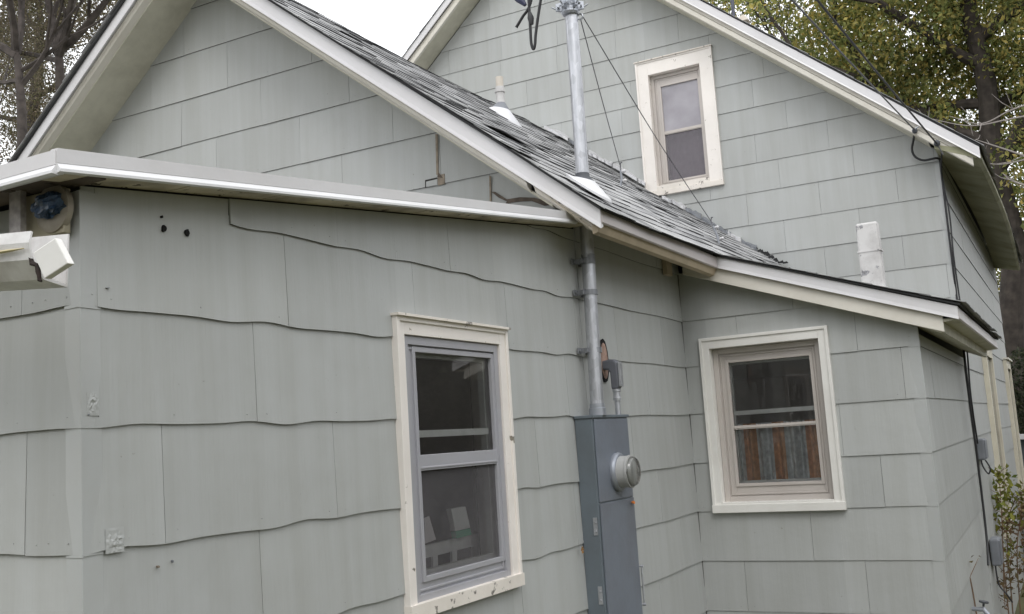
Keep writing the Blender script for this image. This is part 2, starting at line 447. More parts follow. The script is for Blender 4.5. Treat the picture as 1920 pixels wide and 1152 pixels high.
siding('wall', (0, 14.4, 0), (1, 0, 0), (0, 1, 0), [(-.863, 1, 8.0), (.84, 1, 1.45)], XL-.5, -.654, [4.2, 3, 2, 1, 0, -1, -1.75], [.1], 1.2, [], None, house, nails=False)
siding('wall', (-4.2, 0, 0), (0, 1, 0), (-1, 0, 0), [(0, 1, .55)], YD, YG1, [.3, 0, -.3, -.7, -1.2, -1.75], [.1, .4], .61, [], None, house, nails=False)

# ------- roofs made of shingle tabs
def patch(c00, c01, c11, c10, rise=0.0):
    """c00 near/top, c01 far/top, c11 far/bottom, c10 near/bottom: point(s along eave, t down slope)"""
    A, B, C_, D = map(Vector, (c00, c01, c11, c10))
    def F(s, t):
        return lerp(lerp(A, B, s), lerp(D, C_, s), t) + Vector((0, 0, rise*(math.sin(s*7.1+t*2)*.5+math.sin(t*9+s*3)*.5)))
    return F
def roof(name, F, parent, expo=.127, tw=(.14, .32), lift=.007, deck=.05, seed=1, nrm=None, label=None, overhang=True):
    rr = random.Random(seed); mb = MB()
    L = (F(.5, 1)-F(.5, 0)).length; W = (F(1, .5)-F(0, .5)).length
    nr = max(2, int(L/expo))
    e_s = (F(1, .5)-F(0, .5)).normalized(); e_t = (F(.5, 1)-F(.5, 0)).normalized()
    n = e_s.cross(e_t).normalized()
    if n.z < 0: n = -n
    # deck
    ns, ntt = 10, 6
    for i in range(ns):
        for j in range(ntt):
            q = [F(i/ns, j/ntt), F((i+1)/ns, j/ntt), F((i+1)/ns, (j+1)/ntt), F(i/ns, (j+1)/ntt)]
            mb.hexa([p-n*deck for p in q]+[p-n*.002 for p in q], 1)
    for r in range(nr):
        t0, t1 = r/nr, (r+1)/nr
        s = 0.0
        while s < 1:
            wd = rr.uniform(*tw)/W
            s2 = min(1, s+wd)
            if 1-s2 < .3*wd: s2 = 1
            j1 = t1+rr.uniform(-.002, .004)*.5; lf = lift*rr.uniform(.7, 1.5)
            if rr.random() < .05: lf *= 1.8
            if overhang and r == nr-1: j1 = 1+.022/L+rr.uniform(-.004, .006)/L
            a0 = s + (.0018/W if s > 0 else -.012/W); a1 = s2 if s2 < 1 else 1+.0/W
            up = max(0, t0-.35/nr)
            top = [F(a0, up)+n*.0015, F(a1, up)+n*.0015, F(a1, j1)+n*lf, F(a0, j1)+n*lf]
            bot = [p-n*.0035 for p in top[2:]]
            lo = [top[0]-n*.001, top[1]-n*.001, bot[0], bot[1]]
            mb.hexa(lo+top, 0)
            mb.m[-2] = 1  # butt face painted dark as the shadow line under each course
            s = s2
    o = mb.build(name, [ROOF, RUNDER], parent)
    if label: o['label'] = label
    return o
zr = 2.740
def main_roof(s, t):
    y = lerp(3.685, YG2-.0, s)
    xb, zb = -1.535, lerp(.905, .985, s*s)
    x = lerp(XR, xb, t); z = lerp(zr+.02*s, zb, t)
    flare = -.035*math.sin(math.pi*t)*(1-.3*s)
    return Vector((x, y, z + .006*math.sin(s*9+t*4) + flare*0.0 + .006*math.sin(t*11)))
roof('roof', main_roof, house, expo=.108, lift=.0062, tw=(.10, .24), seed=3, deck=.010, label='weathered grey main slope with mottled patches')
roof('roof', patch((XR, 3.685, zr), (XR, YG2, zr), (XL-.28, YG2, .87), (XL-.28, 3.685, .87)), house, expo=.2, seed=4, deck=.010)
roof('roof', patch((-1.56, 5.21, .915), (-1.56, YG2, .96), (-.40, YG2, .515), (-.40, 5.21, .515)), house, expo=.127, seed=5, deck=.012)
roof('roof', patch((-4.3, 3.99, .925), (-1.712, 3.99, .928), (-1.712, 1.352, .620), (-4.3, 1.352, .632)), house, expo=.14, seed=6, deck=.008, lift=.005)
roof('roof', patch((XR, 7.85, 4.815), (XR, 14.6, 4.815), (-.35, 14.6, 1.875), (-.35, 7.85, 1.875)), house, expo=.2, tw=(.3, .6), seed=8, deck=.012)
roof('roof', patch((XR, 7.85, 4.815), (XR, 14.6, 4.815), (-7.0, 14.6, 2.1), (-7.0, 7.85, 2.1)), house, expo=.2, tw=(.3, .6), seed=9, deck=.012)

# ------- trim running along an edge: profile of (outward, down) pairs swept from A to B
def sweep(mb, A, B, outv, prof, m=0, jag=None):
    A, B, outv = Vector(A), Vector(B), Vector(outv)
    q = [A+outv*o+Vector((0, 0, -d)) for o, d in prof]
    if jag is None:
        mb.prism(q, B-A, m)
    else:                                   # broken, uneven lower edge
        n = jag; L = [[Vector(p).lerp(Vector(p)+(B-A), i/n) for p in q] for i in range(n+1)]
        rr = random.Random(5)
        for i in range(n+1):
            h = rr.uniform(-.006, .006)
            for k, (o, d) in enumerate(prof):
                if d > max(x[1] for x in prof)*.9: L[i][k] = L[i][k]+Vector((0, 0, h))
        for i in range(n):
            m_ = len(q); i0 = len(mb.v); mb.v += [tuple(p) for p in L[i]+L[i+1]]
            for k in range(m_):
                mb.f.append((i0+k, i0+m_+k, i0+m_+(k+1) % m_, i0+(k+1) % m_)); mb.m.append(m)
            if i == 0: mb.f.append(tuple(i0+k for k in range(m_))); mb.m.append(m)
            if i == n-1: mb.f.append(tuple(i0+m_+k for k in reversed(range(m_)))); mb.m.append(m)
OUTY = (0, -1, 0); OUTX = (1, 0, 0)
# front gable rakes (outer face at y 3.70)
AR, BR = (XR, 3.70, 2.733), (-1.547, 3.70, .900)
AL = (XL-.3, 3.70, 2.733-.80*(XR-(XL-.3)))
AL = (XL-.3, 3.70, 2.733+(.80*((XL-.3)-XR)))
metal = [(0, 0), (.004, .066), (.009, .086), (.003, .086), (-.02, .075), (-.02, 0)]
moul = [(-.012, .078), (-.006, .092), (-.016, .098), (-.022, .112), (-.045, .124), (-.06, .13), (-.06, .078)]
for nm, a, b in (('fascia', AR, BR), ('fascia', AL, AR)):
    mb = MB(); sweep(mb, a, b, OUTY, metal)
    mb.build(nm, WHITE, house)
mb = MB(); sweep(mb, AR, Vector(AR).lerp(Vector(BR), .86), OUTY, moul); mb.build('rake_moulding', CREAM, house)
mb = MB(); sweep(mb, Vector(AR).lerp(Vector(BR), .875), Vector(BR)-Vector((.035, 0, -.028)), OUTY, moul, jag=14)
o = mb.build('rake_moulding', CREAMP, house); o['label'] = 'split and peeling end of the rake moulding'
mb = MB(); sweep(mb, AL, AR, OUTY, moul); mb.build('rake_moulding', CREAM, house)
for a, b in ((AR, Vector(AR).lerp(Vector(BR), .90)), (AL, AR)):
    mb = MB(); sweep(mb, a, b, OUTY, [(-.055, .12), (-.055, .134), (-.30, .134), (-.30, .12)]); mb.build('soffit', SOFF, house)
# eave of the front gable above the meter, y 3.70 to 5.22
mb = MB(); sweep(mb, (-1.545, 3.703, .898), (-1.545, 5.235, .896), OUTX, [(0, 0), (.004, .058), (-.003, .064), (-.02, .05), (-.02, 0)]); mb.build('fascia', BROWNW, house, bevel=.001)
TANS = None
mb = MB(); sweep(mb, (-1.545, 3.715, .898), (-1.545, 5.23, .896), OUTX, [(-.250, -.11), (-.250, -.10), (-.045, .085), (-.045, .075)])
mb.build('soffit', SOFFOLD, house)
mb = MB(); sweep(mb, (-1.545, 3.712, .898), (-1.545, 5.232, .896), OUTX, [(-.006, .052), (-.010, .062), (-.024, .092), (-.046, .098), (-.046, .052)])
mb.build('eave_board', m_paint('tan_soffit', (.46, .38, .27), .7, dirt=(.12, .09, .06), amount=.5, scale=3), house)
# bump-out rake and eave
CA, CB = (-1.545, 5.22, .899), (-.416, 5.22, .501)
mb = MB(); sweep(mb, CA, CB, OUTY, [(0, 0), (.004, .045), (.008, .062), (0, .062), (-.02, .05), (-.02, 0)]); mb.build('fascia', WHITE, house)
mb = MB(); sweep(mb, (-1.74, 5.22, .968), (-.486, 5.22, .526), OUTY, [(-.014, .06), (-.010, .138), (-.032, .138), (-.032, .06)]); mb.build('rake_board', CREAM, house, bevel=.0015)
mb = MB(); sweep(mb, (-1.74, 5.22, .968), (-.486, 5.22, .526), OUTY, [(-.03, .124), (-.03, .134), (-.10, .134), (-.10, .124)]); mb.build('soffit', SOFF, house)
mb = MB(); sweep(mb, (-.416, 5.222, .50), (-.416, YG2-.004, .50), OUTX, [(0, 0), (.004, .055), (-.002, .062), (-.02, .05), (-.02, 0)]); mb.build('fascia', BROWNW, house)
mb = MB(); sweep(mb, (-.486, 5.240, .50), (-.486, YG2-.004, .50), OUTX, [(0.065, .052), (.065, .060), (0, .064), (-.004, .112), (-.02, .112), (-.15, .055), (-.15, .045)])
mb.build('soffit', SOFF, house)
mb = MB(); mb.box((-1.79, 5.06, .815), (-1.765, 5.14, .90)); mb.build('eave_block', m_paint('block_paint', (.42, .35, .26), .7, amount=.4), house, bevel=.002)
# lean-to rake (outer face x -1.70) and eave (outer face y 1.324)
lip = [(0, 0), (.0, .030), (.010, .0395), (.011, .046), (-.004, .050), (-.02, .046), (-.02, 0)]
SA, SB = Vector((-1.70, 1.3265, .6332)), Vector((-1.70, 3.80, .633+.1168*2.476))
mb = MB(); sweep(mb, SA, SB, OUTX, [(0, 0), (0, .030), (-.004, .031), (-.02, .03), (-.02, 0)]); mb.build('fascia', WHITE, house)
mb = MB(); sweep(mb, SA-Vector((0, 0, .0305)), SB-Vector((0, 0, .0305)), OUTX, [(-.001, 0), (.0075, .012), (.0075, .018), (-.004, .020), (-.02, .016), (-.02, 0)]); mb.build('drip_edge', WHITE_LIP, house)
SE = Vector((-4.35, 1.324, .628))
mb = MB(); sweep(mb, SE, Vector((-1.703, 1.324, .630)), OUTY, [(0, 0), (0, .030), (-.004, .031), (-.02, .03), (-.02, 0)]); mb.build('fascia', WHITE, house)
mb = MB(); sweep(mb, SE-Vector((0, 0, .0305)), Vector((-1.703, 1.324, .630-.0305)), OUTY, [(-.001, 0), (.0075, .012), (.0075, .018), (-.004, .020), (-.02, .016), (-.02, 0)]); mb.build('drip_edge', WHITE_LIP, house)
# lean-to soffits: boards with open joints
mb = MB()
y = 1.35
while y < 3.9:
    y2 = min(3.96, y+rnd.uniform(.28, .5)); dz = .585+.1168*(y-1.324)+.002; dz2 = .585+.1168*(y2-.004-1.324)+.002
    q = [(-1.715, y, dz), (-1.715, y2-.005, dz2), (-1.80, y2-.005, dz2+.001), (-1.80, y, dz+.001)]
    mb.hexa([q[0], q[3], q[2], q[1]]+[(p[0], p[1], p[2]+.01) for p in (q[0], q[3], q[2], q[1])]); y = y2
mb.build('soffit', SOFFOLD, house)
mb = MB()
x = -1.72
while x > -4.2:
    x2 = x-rnd.uniform(.2, .4); mb.box((x, 1.345, .598), (x2+.006, 1.46, .608)); x = x2
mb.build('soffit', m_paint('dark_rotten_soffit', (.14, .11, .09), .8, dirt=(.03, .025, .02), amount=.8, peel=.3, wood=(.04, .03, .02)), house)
# big gable rakes and eave (outer face y 7.85)
GA, GB = Vector((XR, 7.85, 4.811)), Vector((-.36, 7.85, 1.862))
GL = Vector((-7.0, 7.85, 8.15-.863*7.0))
m2 = [(0, 0), (.004, .07), (.01, .085), (0, .085), (-.02, .07), (-.02, 0)]
mo2 = [(-.018, .08), (-.018, .115), (-.03, .118), (-.012, .122), (-.014, .165), (-.035, .172), (-.05, .08)]
for a, b in ((GA, GB), (GL, GA)):
    mb = MB(); sweep(mb, a, b, OUTY, m2); mb.build('fascia', WHITE, house)
    mb = MB(); sweep(mb, a, b+(Vector((-.05, 0, .042)) if b is GB else Vector()), OUTY, mo2); mb.build('rake_moulding', CREAM, house)
    mb = MB(); sweep(mb, a, (a.lerp(b, .905) if b is GB else b), OUTY, [(-.03, .150), (-.03, .168), (-.25, .168), (-.25, .150)]); mb.build('soffit', SOFF, house)
# long eave of the big gable, sagging a little towards the back
mb = MB(); mb2 = MB(); NSEG = 14
def eave_pt(t):
    y = lerp(7.862, 14.2, t); b = math.sin(math.pi*t)
    return Vector((-.36+.035*b, y, 1.862+.02*b-.10*t**3))
prof = [(-.008, -.005), (-.004, .050), (-.030, .072), (-.292, -.045), (-.292, -.075), (-.05, .0)]
rings = []
for i in range(NSEG+1):
    p = eave_pt(i/NSEG); k = 1.0 if i < NSEG else .55
    rings.append([p+Vector((o*k if o > -.2 else o, 0, -d*k)) for o, d in prof])
m_ = len(prof)
mb.v = [tuple(p) for r in rings for p in r]
for i in range(NSEG):
    for k in range(m_):
        mb.f.append((i*m_+k, (i+1)*m_+k, (i+1)*m_+(k+1) % m_, i*m_+(k+1) % m_)); mb.m.append(0)
mb.f.append(tuple(range(m_))); mb.m.append(0); mb.f.append(tuple(NSEG*m_+k for k in reversed(range(m_)))); mb.m.append(0)
o = mb.build('soffit', GREENS, house); o['label'] = 'mildewed long eave soffit'
# corner trims: one folded metal piece for each course
def corner(x, y, ux, uy, rows, top, w_=.042, name='corner_trim', n0=.0105, slope=None):
    """x,y outer corner; ux: direction along wall 1, uy along wall 2 (unit vectors away from corner)"""
    mb = MB(); ux, uy = Vector(ux), Vector(uy); c = Vector((x, y, 0)); rr = random.Random(3)
    zt = top
    for zb in rows:
        if zb >= zt: continue
        t_ = .009
        for (d, e) in ((ux, uy), (uy, ux)):
            lo = zb-.004+rr.uniform(-.002, .002)
            a = c - e*(n0) - d*n0; b = c + d*w_ - e*(n0*.55)
            a2 = c - e*(n0*.8) - d*n0*.8; b2 = c + d*w_ - e*(n0*.4)
            P = [Vector(a)+Vector((0, 0, lo)), Vector(b)+Vector((0, 0, lo)), Vector(b)-(-e)*.003+Vector((0, 0, lo)), Vector(a)-(-e)*.003+Vector((0, 0, lo)),
                 Vector(a2)+Vector((0, 0, zt+.004)), Vector(b2)+Vector((0, 0, zt+.004)), Vector(b2)-(-e)*.003+Vector((0, 0, zt+.004)), Vector(a2)-(-e)*.003+Vector((0, 0, zt+.004))]
            mb.hexa(P)
        zt = zb
    return mb.build(name, TRIM, house)
corner(XA, YD, (0, 1, 0), (-1, 0, 0), RA, .584, .045)
corner(-.62, YC, (0, 1, 0), (-1, 0, 0), RA, .43, .045)
corner(-.654, YG2, (0, 1, 0), (-1, 0, 0), RG2, 1.85, .03)
# dented corner metal
for (s_, z_, w1, h1, sd_) in ((1.480, .135, .030, .050, 4), (1.532, -.150, .048, .052, 9)):
    mb = MB(); rr = random.Random(sd_); g = 9; V = {}
    for i in range(g+1):
        for j in range(g+1):
            k = max(0, 1-(abs(2*i/g-1)**2.2+abs(2*j/g-1)**2.2)*.8)
            V[i, j] = Vector((XA+.0092+k*rr.uniform(-.001, .0026), s_+w1*(i/g-.5)+k*rr.uniform(-.002, .002), z_+h1*(j/g-.5)+k*rr.uniform(-.002, .002)))
    for i in range(g):
        for j in range(g):
            q = (V[i, j], V[i+1, j], V[i+1, j+1], V[i, j+1])
            mb.face([q[0], q[1], q[2]]) if (i+j) % 2 else mb.face([q[0], q[1], q[3]])
            mb.face([q[0], q[2], q[3]]) if (i+j) % 2 else mb.face([q[1], q[2], q[3]])
    mb.build('dented_trim', TRIM, house)['label'] = 'crumpled patch of corner metal'
# inside corner bead
mb = MB(); mb.box((XA+.001, YC-.008, -1.75), (XA+.006, YC-.001, .9)); mb.build('inside_corner_bead', SIDE_EDGE, house)
# old hole marks on the lean-to wall
for (u, v, r) in ((307, 429, .0065), (350, 437, .0065), (303, 407, .0025)):
    p = on(0, XA+.006, u, v); mb = MB(); rr = random.Random(u)
    pts = [p+Vector((.0, r*rr.uniform(.75, 1.15)*math.cos(a*math.pi/5), 1.35*r*rr.uniform(.8, 1.1)*math.sin(a*math.pi/5))) for a in range(10)]
    mb.prism([q+Vector((.0035, 0, 0)) for q in pts], (-.02, 0, 0)); mb.build('wall_hole', DARKM, house)
for (u, v, w1, h1) in ((203, 540, 7, 1.5), (167, 778, 3, 3), (298, 1063, 4, 5), (325, 1053, 2, 5)):
    pts = [on(0, XA+.0115, u+a*w1*.5, v+b*h1*.5) for a, b in ((-1, -.6), (0, -1), (1, -.5), (.9, .6), (0, 1), (-.9, .5))]
    mb = MB(); mb.prism(pts, (-.006, 0, 0)); mb.build('scuff_mark', WOODT if u == 298 else LEADG, house)
# exposed sheathing on the front gable: missing sliver, block and torn shingle
def strip(name, pix, y, mat, depth=.004, parent=house, fwd=.010):
    mb = MB(); mb.prism([on(1, y-fwd, u, v) for u, v in pix], (0, depth, 0)); return mb.build(name, mat, parent)
strip('exposed_sheathing', [(816, 252), (820, 252), (822, 328), (818, 328)], YG1, WOODT)
strip('exposed_sheathing', [(820, 329), (833, 326), (834, 345), (821, 348)], YG1, WOODT)
strip('exposed_sheathing', [(822, 324), (830, 334), (820, 332)], YG1, WOODD, fwd=.012)
strip('exposed_sheathing', [(797, 338), (819, 333), (820, 336), (799, 341), (799, 352), (797, 352)], YG1, BACK)
strip('exposed_sheathing', [(799, 341), (820, 336), (820, 347), (799, 351)], YG1, SID, fwd=.0105)
strip('exposed_sheathing', [(917, 330), (920, 330), (921, 379), (918, 379)], YG1, WOODT)
strip('torn_siding_edge', [(921, 360), (928, 360), (950, 374), (975, 370), (1002, 371), (1022, 376), (1035, 384), (1020, 386), (996, 377), (975, 378), (958, 380), (946, 385), (950, 378), (935, 371)], YG1, WOODD)
strip('torn_siding_edge', [(1012, 366), (1040, 372), (1062, 388), (1090, 402), (1092, 408), (1055, 396), (1034, 384)], 3.90, WOODD, .05)
# flashing where the main slope meets the big gable, patched with white mastic
def flash_pt(u, v): return on(1, YG2-.010, u, v)
line = [(1022, 243), (1060, 262), (1100, 289), (1140, 310), (1172, 327), (1210, 350), (1232, 369), (1262, 383), (1300, 404), (1350, 434), (1400, 462), (1440, 482), (1466, 497)]
def junction_z(u):
    for (a, b), (c, d) in zip(line, line[1:]):
        if a <= u <= c: return b+(d-b)*(u-a)/(c-a)
    return line[-1][1]
segs = [(1024, 1068, 0), (1070, 1104, 1), (1106, 1131, 0), (1132, 1150, 0), (1152, 1196, 0), (1198, 1212, 0), (1244, 1262, 0), (1262, 1288, 0), (1288, 1316, 1), (1318, 1352, 1), (1352, 1372, 1), (1366, 1390, 0), (1392, 1420, 1)]
for a, b, d in segs:
    mb = MB(); rr = random.Random(a); k = 5; g = []
    for i in range(k+1):
        u = a+(b-a)*i/k; v = junction_z(u)
        p = flash_pt(u, v-1+rr.uniform(-1, 1)*.6); dn = Vector((.02, -.075-rr.uniform(0, .02), -.004))
        up_ = rr.uniform(.025, .045); g.append([p+Vector((0, .006, up_+.006)), p+Vector((0, -.006, up_)), p+dn+Vector((0, 0, .014)), p+dn+Vector((0, 0, -.012))])
    for i in range(k):
        for j in range(3): mb.face([g[i][j], g[i+1][j], g[i+1][j+1], g[i][j+1]])
    o = mb.build('flashing', LEADG if d else FLASH, house)
# torn dark felt near the low end of the junction, and a lifted shingle by the mast
mb = MB(); rr = random.Random(11)
for i in range(16):
    u = 1405+i*4.2; v = junction_z(min(u, 1465))-2+rr.uniform(-1.5, 1.5); p = flash_pt(u, v)+Vector((0, -rr.uniform(.01, .05), 0))
    a = rr.uniform(0, 3); w1 = rr.uniform(.02, .045)
    mb.prism([p, p+Vector((w1, -.01, .012*math.sin(a))), p+Vector((w1*1.2, 0, -.012)), p+Vector((.004, .004, -.012))], (0, .006, .002))
mb.build('torn_roof_felt', RUNDER, house)
mb = MB(); p0 = main_roof(.08, .69); e1 = Vector((.0, 1, 0)); e2 = (main_roof(.1, .8)-main_roof(.1, .6)).normalized()
q = [p0, p0+e1*.34, p0+e1*.34+e2*.15+Vector((0, 0, .012)), p0+e2*.15+Vector((0, 0, .03))]
mb.hexa([a+Vector((0, 0, .004)) for a in q]+[a+Vector((0, 0, .009)) for a in q]); mb.build('lifted_shingle', ROOF, house)
# ------------------------------------------------------------------ windows
def window(label, O, U, Nn, outer, opening, storm, storm_mat, casing_mat, sill_mat, lower_pane, upper_pane, split, cap=True, cw=None, proud=.022, recess=.045):
    O, U, Nn = Vector(O), Vector(U), Vector(Nn); Z = Vector((0, 0, 1))
    P = lambda s, z, n: O+U*s+Z*z+Nn*n
    def bar(mb, s0, s1, z0, z1, n0, n1, m=0):
        mb.hexa([P(s0, z0, n0), P(s1, z0, n0), P(s1, z0, n1), P(s0, z0, n1), P(s0, z1, n0), P(s1, z1, n0), P(s1, z1, n1), P(s0, z1, n1)], m)
    def ring(mb, o, i, n0, n1, m=0):
        bar(mb, o[0], i[0], o[2], o[3], n0, n1, m); bar(mb, i[1], o[1], o[2], o[3], n0, n1, m)
        bar(mb, i[0], i[1], i[3], o[3], n0+.0005, n1-.0005, m); bar(mb, i[0], i[1], o[2], i[2], n0+.0005, n1-.0005, m)
    s0, s1, z0, z1 = outer; a0, a1, b0, b1 = opening
    mb = MB(); ring(mb, (s0, s1, z0+.0, z1), opening, .0, proud)
    # back band: raised outer edge
    ring(mb, (s0-.006, s1+.006, z0+.001, z1+.006), (s0+.010, s1-.010, z0+.010, z1-.010), .002, proud+.007)
    win = mb.build('window', casing_mat, house, bevel=.0015); win['label'] = label
    win.location = (0, 0, 0)
    mb = MB(); bar(mb, s0-.008, s1+.008, z0-.012, z0+.030, .0, proud+.012); bar(mb, a0, a1, z0+.028, b0+.006, -recess-.02, proud+.006)
    mb.build('sill', sill_mat, win, bevel=.002)
    if cap:
        mb = MB(); bar(mb, s0-.012, s1+.012, z1+.005, z1+.013, -.002, proud+.018)
        mb.build('drip_cap', WINOLD, win)
    # jamb lining
    mb = MB(); t = .006
    bar(mb, a0-t, a0+.001, b0, b1, -.11, .001); bar(mb, a1-.001, a1+t, b0, b1, -.11, .001); bar(mb, a0, a1, b1-.001, b1+t, -.11, .001); bar(mb, a0, a1, b0-t, b0+.001, -.11, .001)
    mb.build('jamb', casing_mat, win)
    g0, g1, h0, h1 = storm              # glazed area of the storm frame
    mb = MB(); ring(mb, (a0+.002, a1-.002, b0+.002, b1-.002), (g0-.012, g1+.012, h0-.012, h1+.012), -recess-.012, -recess+.002)
    ring(mb, (g0-.016, g1+.016, h0-.016, h1+.016), (g0, g1, h0, h1), -recess-.010, -recess+.009)
    m0, m1 = split
    bar(mb, g0, g1, m0, m1, -recess-.010, -recess+.006); wd = min(.03, (g0-a0)*.38)
    ring(mb, (a0+.0025, a1-.0025, b0+.0025, b1-.0025), (a0+wd, a1-wd, b0+wd, b1-wd), -recess-.006, -recess+.014)
    ring(mb, (a0+wd*1.25, a1-wd*1.25, b0+wd*1.25, b1-wd*1.25), (a0+wd*1.5, a1-wd*1.5, b0+wd*1.5, b1-wd*1.5), -recess-.006, -recess+.007)
    bar(mb, g0, g1, m0+.006, m0+.012, -recess+.005, -recess+.009)
    mb.build('storm_frame', storm_mat, win, bevel=.0012)
    mb = MB(); mb.face([P(g0, h0, -recess-.004), P(g1, h0, -recess-.004), P(g1, m0, -recess-.004), P(g0, m0, -recess-.004)]); mb.build('pane', lower_pane, win)
    mb = MB(); mb.face([P(g0, m1, -recess-.006), P(g1, m1, -recess-.006), P(g1, h1, -recess-.006), P(g0, h1, -recess-.006)]); mb.build('pane', upper_pane, win)
    # inner wooden sash set further back
    mb = MB(); ring(mb, (a0+.001, a1-.001, b0+.001, b1-.001), (g0+.004, g1-.004, h0+.012, h1-.012), -recess-.05, -recess-.028)
    zc = m1+.055
    bar(mb, g0+.003, g1-.003, zc, zc+.022, -recess-.040, -recess-.018)
    mb.build('inner_sash', INW, win)
    return win
window('near window in a grey storm frame with flaking cream casing', (XA, 0, 0), (0, 1, 0), (1, 0, 0),
       (2.588, 3.283, -.489, .402), NW, (2.706, 3.192, -.390, .302), STORM, WINW, WINOLD, SCREEN, GLASS, (-.070, -.021), recess=.004, proud=.019)
window('beige framed window with striped curtain', (0, YC, 0), (1, 0, 0), (0, -1, 0),
       (-1.700, -1.040, -.42, .478), CW, (-1.575, -1.150, -.288, .345), BEIGE, m_paint('cream_casing', (.77, .755, .72), .5, amount=.16), m_paint('cream_sill', (.77, .755, .72), .5, amount=.16), GLASS, GLASS, (-.008, .012), cap=False)
window('narrow upper window in a wide cream casing', (0, YG2, 0), (1, 0, 0), (0, -1, 0),
       (-2.948, -2.282, 1.985, 3.150), GW, (-2.760, -2.435, 2.10, 2.925), BEIGE, WINW, WINOLD, SCREEN2, SKYG, (2.50, 2.53))
# two windows of the long side wall, seen edge on
for y0, y1 in ((10.0, 10.9), (13.4, 14.3)):
    mb = MB()
    for a, b, c, d in ((y0, y0+.10, -1.1, .60), (y1-.10, y1, -1.1, .60), (y0+.10, y1-.10, .50, .60), (y0+.10, y1-.10, -1.1, -1.0)):
        mb.box((-.653, a, c), (-.610, b, d))
    win = mb.build('window', m_paint('side_casing', (.62, .58, .47), .6, amount=.4), house, bevel=.003)
    mb = MB(); mb.box((-.64, y0+.1, -1.0), (-.632, y1-.1, .5)); mb.build('pane', m_plain('dark_glass', (.02, .025, .03), .08), win)
    mb = MB(); mb.box((-.655, y0-.01, .602), (-.585, y1+.01, .622)); mb.build('drip_cap', CREAM, win)
# dark rooms behind the windows
mb = MB()
for a_, b_ in (((-4.0, 1.6, -1.70), (-3.9, 3.9, .55)), ((-3.9, 3.70, -1.7), (-1.95, 3.8, .55)), ((-3.9, 1.6, -1.74), (-1.95, 3.7, -1.70)), ((-3.0, 6.4, -1.7), (-.75, 6.5, .3))):
    mb = MB(); mb.box(a_, b_); mb.build('interior_wall', WROOM, house)
mb = MB(); mb.box((-4.5, 9.6, .9), (-2.2, 9.7, 3.0))
mb.build('interior_wall', WROOM, house)

# ------------------------------------------------------------------ things behind the glass
def cloth_panel(name, label, x0, x1, z0, z1, y, mats, stripes, amp, waves, cat='curtain'):
    mb = MB(); n = 90
    for i in range(n):
        for j in range(6):
            q = []
            for a, b in ((i, j), (i+1, j), (i+1, j+1), (i, j+1)):
                s = a/n; t = b/6
                q.append((lerp(x0, x1, s), y+amp*math.sin(s*waves*2*math.pi)*(1-.35*t)+amp*.3*math.sin(s*waves*5+t*2), lerp(z0, z1, t)))
            mb.face(q, stripes(i/n))
    o = mb.build(name, mats, smooth=True); tag(o, label, cat); return o
RUST = m_plain('rust_cloth', (.52, .25, .12), .85, var=.35, scale=40); PALE = m_plain('pale_cloth', (.50, .51, .52), .85, var=.35, scale=40)
def st(s): return 1 if (.10 < s < .24 or .42 < s < .54 or .76 < s < .92) else 0
cloth_panel('curtain', 'rust and pale blue striped cafe curtain behind the beige framed window', -1.60, -1.10, -.32, .02, YC+.10, [PALE, RUST], st, .020, 9)
cloth_panel('curtain', 'added grey lilac curtain tinting the narrow upper window like reflected sky', -2.82, -2.40, 2.0, 3.02, YG2+.14, [m_plain('lilac_sky_reflection', (.40, .33, .38), .9)], lambda s: 0, .008, 5)  # added cloth; its lilac stands in for sky mirrored in the panes
def quadbar(name, x, pix, mat, parent, d=.015, bevel=.001):
    mb = MB(); mb.prism([on(0, x, u, v) for u, v in pix], (-d, 0, 0)); return mb.build(name, mat, parent, bevel=bevel)
sh = thing('window_shelf', 'white slatted rail standing inside the near window', 'shelf', tuple(on(0, -1.93, 870, 1020)))
quadbar('rail', -1.93, [(780, 1028), (960, 984), (960, 1006), (780, 1052)], INW, sh)
for u in (812, 848, 888, 925): quadbar('slat', -1.935, [(u, 1040-(u-812)*.25), (u+9, 1038-(u-812)*.25), (u+11, 1120), (u+2, 1122)], INW, sh, .01)
quadbar('post', -1.95, [(895, 870), (921, 866), (933, 1100), (903, 1105)], INW, sh, .02, .002)
bx = thing('carton', 'small white and green carton on the shelf inside the near window', 'carton', tuple(on(0, -1.90, 865, 970)))
quadbar('box', -1.90, [(846, 955), (873, 950), (882, 990), (854, 996)], m_plain('carton_white', (.82, .82, .80), .7), bx, .02)
quadbar('base', -1.90, [(854, 997), (882, 991), (885, 1003), (857, 1010)], m_plain('carton_green', (.03, .40, .20), .6), bx, .02)
tag(quadbar('paper_sheet', -1.92, [(796, 972), (805, 968), (818, 1012), (797, 1020)], m_plain('paper', (.80, .74, .74), .8), None, .004), 'pale paper leaning left of the carton inside the near window', 'paper')

